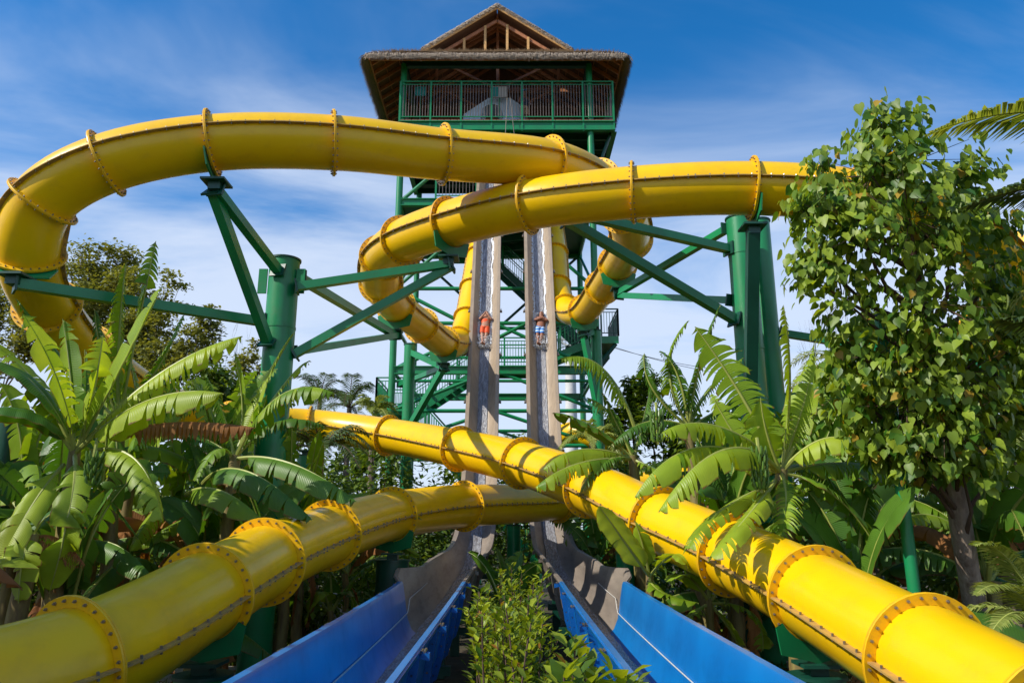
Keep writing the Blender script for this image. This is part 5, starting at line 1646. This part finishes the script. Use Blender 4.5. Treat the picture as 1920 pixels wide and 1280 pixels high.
# ---- palms
def frond(parent, P3, n=34, ll=0.5, m=PALM, seed=0, droop=0.6, w=0.024):
    rr = random.Random(seed); P3 = [Vector(p) for p in P3]; Cv = sheet_curve(P3, n)
    rib = MB(); rib.tube(Cv[::2] if n % 2 == 0 else Cv, [0.022 * (1 - 0.85 * k / len(Cv[::2])) for k in range(len(Cv[::2] if n % 2 == 0 else Cv))], 5)
    lf = MB()
    for i in range(int(n * 0.15), n + 1):
        p = Cv[i]; t = (Cv[min(n, i + 1)] - Cv[max(0, i - 1)]).normalized(); s = t.cross(Vector((0, 0, 1)))
        if s.length < .1: s = t.cross(Vector((0, 1, 0)))
        s.normalize(); v = i / n
        L_ = ll * math.sin(math.pi * min(1, 0.12 + v * 0.86)) ** 0.7
        for sg in (-1, 1):
            for sub in range(2):
                o = p + t * (sub * 0.5 * (Cv[1] - Cv[0]).length)
                d_ = (s * sg + t * rr.uniform(0.5, 0.8) + Vector((0, 0, rr.uniform(0.0, 0.25)))).normalized()
                q1 = o + d_ * L_ * 0.5; d2 = (d_ + Vector((0, 0, -droop * rr.uniform(.7, 1.3)))).normalized(); q2 = q1 + d2 * L_ * 0.5
                ww = t * w * 0.5
                lf.add([o - ww * .6, o + ww * .6, q1 + ww, q1 - ww, q2], [(0, 1, 2, 3), (3, 2, 4)])
    o = lf.build('frond', m, parent, origin=P3[0], smooth=False)
    rib.build('midrib', PET if m is PALM else TWIG, o, origin=P3[0])
def palm(crown, base, label, nf, L_, ll, m, seed, explicit=None, trunk_r=0.12, n=26, w=0.024):
    rr = random.Random(seed); crown = Vector(crown); base = Vector(base)
    root = thing('palm_tree', label, 'palm tree', base)
    tk = MB(); tk.tube([base.lerp(crown, k / 6) for k in range(7)], [trunk_r * (1.2 - 0.5 * k / 6) for k in range(7)], 10); tk.build('trunk', PALMB, root)
    for k, e in enumerate(explicit or []):
        frond(root, (crown, e[0], e[1]), 60, ll, m if len(e) < 3 else e[2], seed * 10 + k, 0.5, w)
    for k in range(nf):
        a = k * 2.4 + rr.uniform(-.2, .2); e = rr.uniform(-.1, 1.3); l = L_ * rr.uniform(.8, 1.1); d_ = Vector((math.cos(a), math.sin(a), 0))
        frond(root, (crown, crown + d_ * l * .5 * math.cos(e) + Vector((0, 0, l * .52 * math.sin(e))), crown + d_ * l * (.9 * math.cos(e) + .1) + Vector((0, 0, l * (.8 * math.sin(e) - .5 * math.cos(e))))), n, ll, m, seed * 100 + k, .7, w)
    return root
cr = PZ(2330, 400, 7.0)
palm(cr, (cr.x + .2, cr.y + .4, 0), 'coconut palm outside the right edge, its frond tips reaching into the sky at upper right', 6, 2.6, 0.55, PALM, 31,
     [(PZ(2060, 226, 6.9), PZ(1752, 246, 6.8)), (PZ(2060, 345, 6.9), PZ(1815, 385, 6.8), PALMD), (PZ(2080, 560, 6.9), PZ(1880, 600, 7), PALMD)], w=0.05)
cr = PZ(1985, 1215, 6.6)
palm(cr, (cr.x, cr.y, 0), 'low feathery palm in the lower right corner behind the yellow tube', 5, 1.1, 0.26, PALM, 32,
     [(PZ(1900, 1060, 6.6), PZ(1832, 1020, 6.6)), (PZ(1905, 1110, 6.4), PZ(1832, 1112, 6.2)), (PZ(1920, 1150, 6.2), PZ(1862, 1180, 6.0)), (PZ(1950, 1080, 6.8), PZ(1900, 960, 7))], 0.07, w=0.02)
def palm_at(px, py, Z, label, L_, m, seed, nf=14, n=22, ll=None, w=0.03):
    c = PZ(px, py, Z); return palm(c, (c.x, c.y, 0), label, nf, L_, ll or L_ * 0.26, m, seed, n=n, w=w)
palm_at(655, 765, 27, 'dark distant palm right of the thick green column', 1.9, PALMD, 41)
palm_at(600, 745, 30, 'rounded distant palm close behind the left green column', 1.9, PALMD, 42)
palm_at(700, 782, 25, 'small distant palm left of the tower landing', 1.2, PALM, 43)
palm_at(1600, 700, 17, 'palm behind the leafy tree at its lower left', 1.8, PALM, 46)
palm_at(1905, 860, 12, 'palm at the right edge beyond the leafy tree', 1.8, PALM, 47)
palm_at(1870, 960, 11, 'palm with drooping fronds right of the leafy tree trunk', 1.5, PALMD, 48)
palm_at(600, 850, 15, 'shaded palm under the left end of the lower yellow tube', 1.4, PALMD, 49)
palm_at(1110, 830, 20, 'small palm in the sun just right of the right speed slide', 1.2, PALM, 50)

# ---- dense shrubs filling the ground behind
def bush_cloud(c, rx, ry, rz, n, s, label, m, seed, tmpl=None, group='thicket shrubs behind the banana plants', name='thicket_shrub', cat='shrub', clumps=26):
    rr = random.Random(seed); root = thing(name, label, cat, (c[0], c[1], 0), group)
    st = MB()
    cl = []
    for k in range(clumps):
        th = rr.uniform(0, 6.28); z = rr.uniform(-1, 1); q = math.sqrt(1 - z * z); f = rr.uniform(.45, 1.0)
        cl.append(Vector((c[0] + rx * q * math.cos(th) * f, c[1] + ry * q * math.sin(th) * f, max(0.15, c[2] + rz * z * f))))
    for p in cl[::2]:
        b = Vector((c[0] + (p.x - c[0]) * .15, c[1] + (p.y - c[1]) * .15, 0)); st.tube([b, (b + p) / 2 + Vector((rr.uniform(-.2, .2), 0, .15)), p], [0.03, 0.018, 0.006], 4, cap=False)
    st.build('stems', TWIG, root)
    L = []; R_ = (rx * ry * rz) ** (1 / 3) * 0.36
    for k in range(n):
        q = rr.choice(cl); d_ = Vector((rr.gauss(0, 1), rr.gauss(0, 1), rr.gauss(0, .8))) * R_ * .55
        p = q + d_
        if p.z < 0.05: p.z = rr.uniform(.05, .4)
        out = d_.normalized()
        L.append((p, rot_from(Vector((out.x + rr.gauss(0, .6), out.y + rr.gauss(0, .6), rr.gauss(-.3, .5))), Vector((rr.gauss(0, .5), rr.gauss(0, .5), 1))), s * rr.uniform(.6, 1.3)))
    foliage(root, L, tmpl or quad_template(), m, 0)
B = [(-15, 17, 2.2, 3.0, 2.0, 2.4, 'dark thicket at the far left edge'), (-11, 17, 1.9, 2.8, 1.8, 2.1, 'thicket beneath the left looping tube'), (-7.6, 17, 1.7, 2.4, 1.8, 1.9, 'thicket left of the thick green column'),
     (-4.8, 19, 1.6, 2.2, 1.8, 1.7, 'thicket below the left end of the lower tube'), (-3.0, 16.5, 1.0, 1.1, 1.4, 1.2, 'small thicket beside the left speed slide'), (-9.6, 14.6, 1.1, 1.8, 1.2, 1.3, 'low thicket under the banana leaves at left'),
     (-5.6, 14.4, 1.0, 1.6, 1.2, 1.2, 'low thicket behind the lower left tube'), (-3.6, 13.6, .6, 1.0, .9, .8, 'low sunlit thicket above the blue run-out wall'), (-11.5, 11.5, 1.2, 1.6, 1.4, 1.4, 'low thicket at the left edge of the picture'),
     (3.6, 18, 1.6, 1.8, 1.8, 1.9, 'thicket right of the right speed slide'), (6.5, 17, 2.0, 2.4, 1.8, 2.1, 'thicket behind the right green columns'), (10.5, 17, 2.4, 3.0, 2.0, 2.6, 'thicket behind the leafy tree'),
     (14.5, 16, 2.6, 2.8, 2.0, 2.9, 'thicket at the right edge of the picture'), (8.2, 13.2, 1.3, 2.0, 1.3, 1.5, 'low thicket right of the tall banana plant'), (11.5, 12.6, 2.0, 1.9, 1.4, 2.2, 'sunlit thicket right of the leafy tree trunk'),
     (4.6, 13.8, .9, 1.6, 1.2, 1.1, 'low thicket below the tall banana plant'), (2.7, 14.6, .7, .9, 1.2, .9, 'low thicket beside the tan flume at right'), (8.2, 9.6, .8, 1.1, .9, .9, 'low thicket around the foot of the leafy tree'),
     (-4.2, 21, 2.6, 2.2, 1.4, 2.4, 'tall thicket left of the tower foot'), (-7.4, 21.5, 2.8, 2.4, 1.4, 2.6, 'tall thicket far behind the thick green column'), (-2.0, 22.5, 2.4, 1.5, 1.2, 2.3, 'thicket at the left tower leg'),
     (0.1, 23.5, 1.9, 1.2, 1.0, 1.9, 'thicket between the slides at the tower foot'), (2.7, 22, 2.3, 1.4, 1.2, 2.2, 'thicket at the right tower leg'), (5.0, 21, 2.6, 2.0, 1.4, 2.3, 'tall thicket right of the tower foot'), (8.0, 20, 3.0, 2.4, 1.4, 2.8, 'tall thicket behind the right green columns'),
     (-11.5, 20.5, 2.8, 2.8, 1.4, 2.6, 'tall thicket beneath the left loop'), (-0.05, 18.6, .7, .4, 1.3, .8, 'thicket between the speed slides behind the shrubs')]
for k, (x, y, z, rx, ry, rz, lab) in enumerate(B):
    bush_cloud((x, y, z), rx, ry, rz, int(1500 * (rx * ry * rz) ** .55), 0.19, lab, JUNG, 300 + k)

bush_cloud((-6.7, 3.9, 4.0), 1.4, 1.4, 1.0, 3000, 0.26, 'leafy tree outside the left edge, shading the lower left tube', JUNG, 399, name='shade_tree', cat='tree')
bush_cloud((-6.8, 5.2, 5.0), 1.2, 1.3, 1.0, 2600, 0.26, 'second leafy tree outside the left edge, above the near end of the tube', JUNG, 398, name='shade_tree', cat='tree')
# ---- distant trees
def far_tree(px, py, Z, w, h, label, seed, dens=2600, m=FARM, bare=False, cat='tree', leaf=0.24, spread=1.0):
    rr = random.Random(seed); c = PZ(px, py, Z)
    root = thing('distant_tree', label, cat, (c.x, c.y, 0), 'distant trees')
    tr = MB(); L = []
    def grow(p, d_, l, r, lv):
        q = p + d_ * l * .5 + Vector((rr.gauss(0, .06), rr.gauss(0, .06), 0)) * l; e = q + (d_ + Vector((rr.gauss(0, .12), rr.gauss(0, .12), .06))).normalized() * l * .5
        tr.tube([p, q, e], [r, r * .8, r * .6], 5 if lv < 3 else 3, cap=False)
        if lv == 0 and False: return
        if lv >= 5:
            ends.append(e); return
        for k in range(rr.choice((2, 3)) if lv else 4):
            a = rr.uniform(0, 6.28); sp_ = rr.uniform(.35, .75) * spread
            x = d_.orthogonal().normalized(); y = d_.cross(x)
            nd = (d_ + (x * math.cos(a) + y * math.sin(a)) * sp_).normalized()
            if nd.z < 0.05: nd.z = 0.1
            grow(e, nd.normalized(), l * rr.uniform(.62, .82), r * .62, lv + 1)
        if lv >= 2: ends.append(e)
    ends = []
    z1 = c.z + h * .5
    grow(Vector((c.x, c.y, 0)), Vector((0, 0, 1)), z1 * .30, .22 if not bare else .1, 0)
    top = max(e.z for e in ends); sc = z1 / top; mx = max(abs(e.x - c.x) for e in ends); sx = (w / 2) / mx
    tr.v = [(c.x + (x - c.x) * sx, c.y + (y - c.y) * sx, z * sc) for x, y, z in tr.v]
    tr.build('trunk', TWIG, root)
    if not bare:
        for e in ends:
            e = Vector((c.x + (e.x - c.x) * sx, c.y + (e.y - c.y) * sx, e.z * sc))
            if e.z < z1 * .45: continue
            for k in range(max(3, int(1.6 * dens) // len(ends))):
                p = e + Vector((rr.gauss(0, .5), rr.gauss(0, .5), rr.gauss(0, .24))) * (w / 9)
                L.append((p, rot_from(Vector((rr.gauss(0, 1), rr.gauss(0, 1), rr.gauss(-.2, .4))), Vector((rr.gauss(0, .4), rr.gauss(0, .4), 1))), leaf * rr.uniform(.5, 1.2)))
        foliage(root, L, quad_template(.3), m, 0)
far_tree(185, 545, 38, 5.6, 4.6, 'rounded distant tree framed by the left loop of the yellow tube', 61, 9000)
far_tree(300, 590, 36, 4.8, 4.2, 'distant tree with dark branches right of the left loop', 62, 7000)
far_tree(20, 560, 37, 4.5, 3.4, 'distant tree at the left edge beneath the looping tube', 63, 5000)
far_tree(365, 625, 34, 3.0, 2.4, 'low distant tree in front of the bare bush at left', 64, 3500)
far_tree(438, 655, 36, 3.6, 3.6, 'bare leafless bush left of the thick green column', 65, bare=True)
far_tree(470, 680, 33, 2.2, 2.0, 'small olive tree touching the thick green column', 66, 2400)
far_tree(1550, 620, 26, 2.6, 3.0, 'bare leafless tree right of the right green columns', 67, bare=True)
far_tree(1620, 670, 24, 3.4, 3.0, 'dense green tree low behind the leafy tree', 68, 6000, JUNG)
far_tree(1890, 690, 20, 3.4, 4.0, 'dense green tree at the right edge behind the loop', 69, 6000, JUNG)
far_tree(1760, 760, 22, 4.0, 3.6, 'dense green tree hidden behind the leafy tree', 70, 6000, JUNG)
far_tree(1200, 780, 26, 3.2, 2.6, 'dense green tree behind the tower foot at right', 71, 4200, JUNG)
far_tree(420, 760, 26, 4.4, 2.6, 'dense green tree behind the banana plants at left', 72, 5000, JUNG)
far_tree(700, 840, 34, 3.4, 1.8, 'low green tree behind the tower foot at left', 73, 3000, JUNG)
far_tree(950, 850, 44, 5.4, 2.0, 'low green tree seen between the speed slides beyond the tower', 74, 4000, JUNG)
# distant low growth that closes the horizon
rr = random.Random(9); L = []
for k in range(15000):
    x = rr.uniform(-75, 75); y = rr.uniform(46, 62); z = abs(rr.gauss(0, 1)) * (1.7 + 1.3 * noise.noise(Vector((x * .12, 0, 3)))) 
    L.append((Vector((x, y, z)), rot_from(Vector((rr.gauss(0, 1), rr.gauss(0, 1), rr.gauss(0, .5))), Vector((0, -.3, 1))), rr.uniform(.5, 1.1)))
o = bpy.data.objects.new('distant_wood', cloud_mesh('distant_wood', L, quad_template(.35), JUNG, (0, 54, 0))); put(o, None, (0, 54, 0))
tag(o, 'band of distant green wood along the horizon', 'wood', kind='stuff')
# grass on the lawn behind the left run-out
L = []
for k in range(26000):
    x = rr.uniform(-9, -2.0); y = rr.uniform(9.5, 16)
    if -9.7 < x < -2.7 and 10.8 < y < 12.4: continue
    L.append((Vector((x, y, 0.14 * rr.random())), rot_from(Vector((rr.gauss(0, .35), rr.gauss(0, .35), 1)), Vector((rr.gauss(0, 1), rr.gauss(0, 1), 0))), rr.uniform(.06, .17)))
for k in range(9000):
    x = rr.uniform(2.1, 8); y = rr.uniform(8.5, 14)
    L.append((Vector((x, y, 0.1 * rr.random())), rot_from(Vector((rr.gauss(0, .5), rr.gauss(0, .5), 1)), Vector((rr.gauss(0, 1), rr.gauss(0, 1), 0))), rr.uniform(.05, .14)))
o = bpy.data.objects.new('grass', cloud_mesh('grass', L, quad_template(.09), GRASS, (0, 12, 0))); put(o, None, (0, 12, 0))
tag(o, 'short green grass behind the run-outs', 'grass', kind='stuff')
# dead leaves on the soil
L = []
for k in range(2600):
    x = rr.choice((-1, 1)) * rr.uniform(1.9, 9); y = rr.uniform(6, 15)
    L.append((Vector((x, y, 0.10 + 0.05 * rr.random())), rot_from(Vector((rr.gauss(0, 1), rr.gauss(0, 1), .1)), Vector((rr.gauss(0, .3), rr.gauss(0, .3), 1))), rr.uniform(.08, .3)))
o = bpy.data.objects.new('leaf_litter', cloud_mesh('leaf_litter', L, quad_template(.2), DRY, (0, 11, 0))); put(o, None, (0, 11, 0))
tag(o, 'brown dead leaves lying under the banana plants', 'leaf litter', kind='stuff')

# ---- cable car pylon beyond the tower
b = PZ(1071, 770, 62); tpz = PZ(1066, 640, 62).z
py_ = thing('cable_car_pylon', 'white cable car pylon with a lattice head beyond the tower', 'pylon', (b.x, b.y, 0))
m = MB(); m.tube([(b.x, b.y, 0), (b.x, b.y, tpz)], [0.62, 0.42], 20); m.build('mast', WHITE, py_)
m = MB(); m.beam((b.x - 1.3, b.y, tpz + .55), (b.x + 1.3, b.y, tpz + .55), .18, .18)
for sg in (-1, 1):
    m.beam((b.x, b.y, tpz - .1), (b.x + sg * 1.25, b.y, tpz + .5), .14, .14); m.beam((b.x + sg * 1.25, b.y - 1.3, tpz + .6), (b.x + sg * 1.25, b.y + 1.3, tpz + .6), .16, .16)
    m.beam((b.x + sg * .6, b.y, tpz + .25), (b.x + sg * .9, b.y, tpz + 1.0), .1, .1); m.beam((b.x - .9, b.y, tpz + 1.0), (b.x + .9, b.y, tpz + 1.0), .1, .1)
m.build('head_frame', WHITE, py_, smooth=False)
for dz in (0.0, 0.5):
    a = Vector((b.x + 1.25, b.y, tpz + .6 + dz * .4)); e = PZ(1420, 700 + dz * 20, 60)
    m = MB(); mid = (a + e) / 2 - Vector((0, 0, .5)); m.tube(sheet_curve([a, mid, e], 14), 0.022, 4)
    m.build('cable', BOLT, py_)
# a further yellow slide seen through the leaves beyond the right flume
P_ = [PZ(1040, 822, 27), PZ(1080, 812, 26.4), PZ(1120, 822, 26), PZ(1160, 846, 26.2), PZ(1190, 880, 27)]
Cc, _ = catmull(P_, 8)
yt = thing('distant_slide', 'yellow slide glimpsed through leaves just right of the right flume', 'water slide', (Cc[10].x, Cc[10].y, 0))
m = MB(); m.tube(Cc, 0.42, 20); m.build('tube_section', YEL, yt)
for i in (8, 16, 24):
    m = MB(); t = (Cc[i + 1] - Cc[i - 1]).normalized(); m.tube([Cc[i] - t * .04, Cc[i] + t * .04], 0.5, 20); m.build('flange', YFL, yt)
m = MB(); m.tube([(Cc[12].x, Cc[12].y, 0), (Cc[12].x, Cc[12].y, Cc[12].z - .3)], .12, 10); m.build('column', GRN, yt)
# pale wall glimpsed behind the small banana leaf at left
m = MB(); w0 = PZ(612, 1112, 13.6); m.box((w0.x, w0.y, w0.z - .25), (0.55, 0.25, .5)); m.box((w0.x + .3, w0.y + .02, w0.z - .42), (.9, .22, .16)); 
o = m.build('pale_wall', WHITE, None, smooth=False); tag(o, 'small white block glimpsed behind the sunlit banana leaf left of the run-out', 'low_wall')
# dull rope hanging from the lookout
rp = thing('hanging_rope', 'two thin ropes hanging below the middle of the lookout railing', 'rope', PY(950, 230, 25.8))
for px0, px1, y1 in ((952, 947, 270), (954, 966, 268)):
    m = MB(); a = PY(px0, 160, 25.72); b = PY(px1, y1, 25.72); m.tube([a, (a + b) / 2, b], 0.012, 4); m.build('rope', BOLT, rp)
print('objects', len(bpy.data.objects))
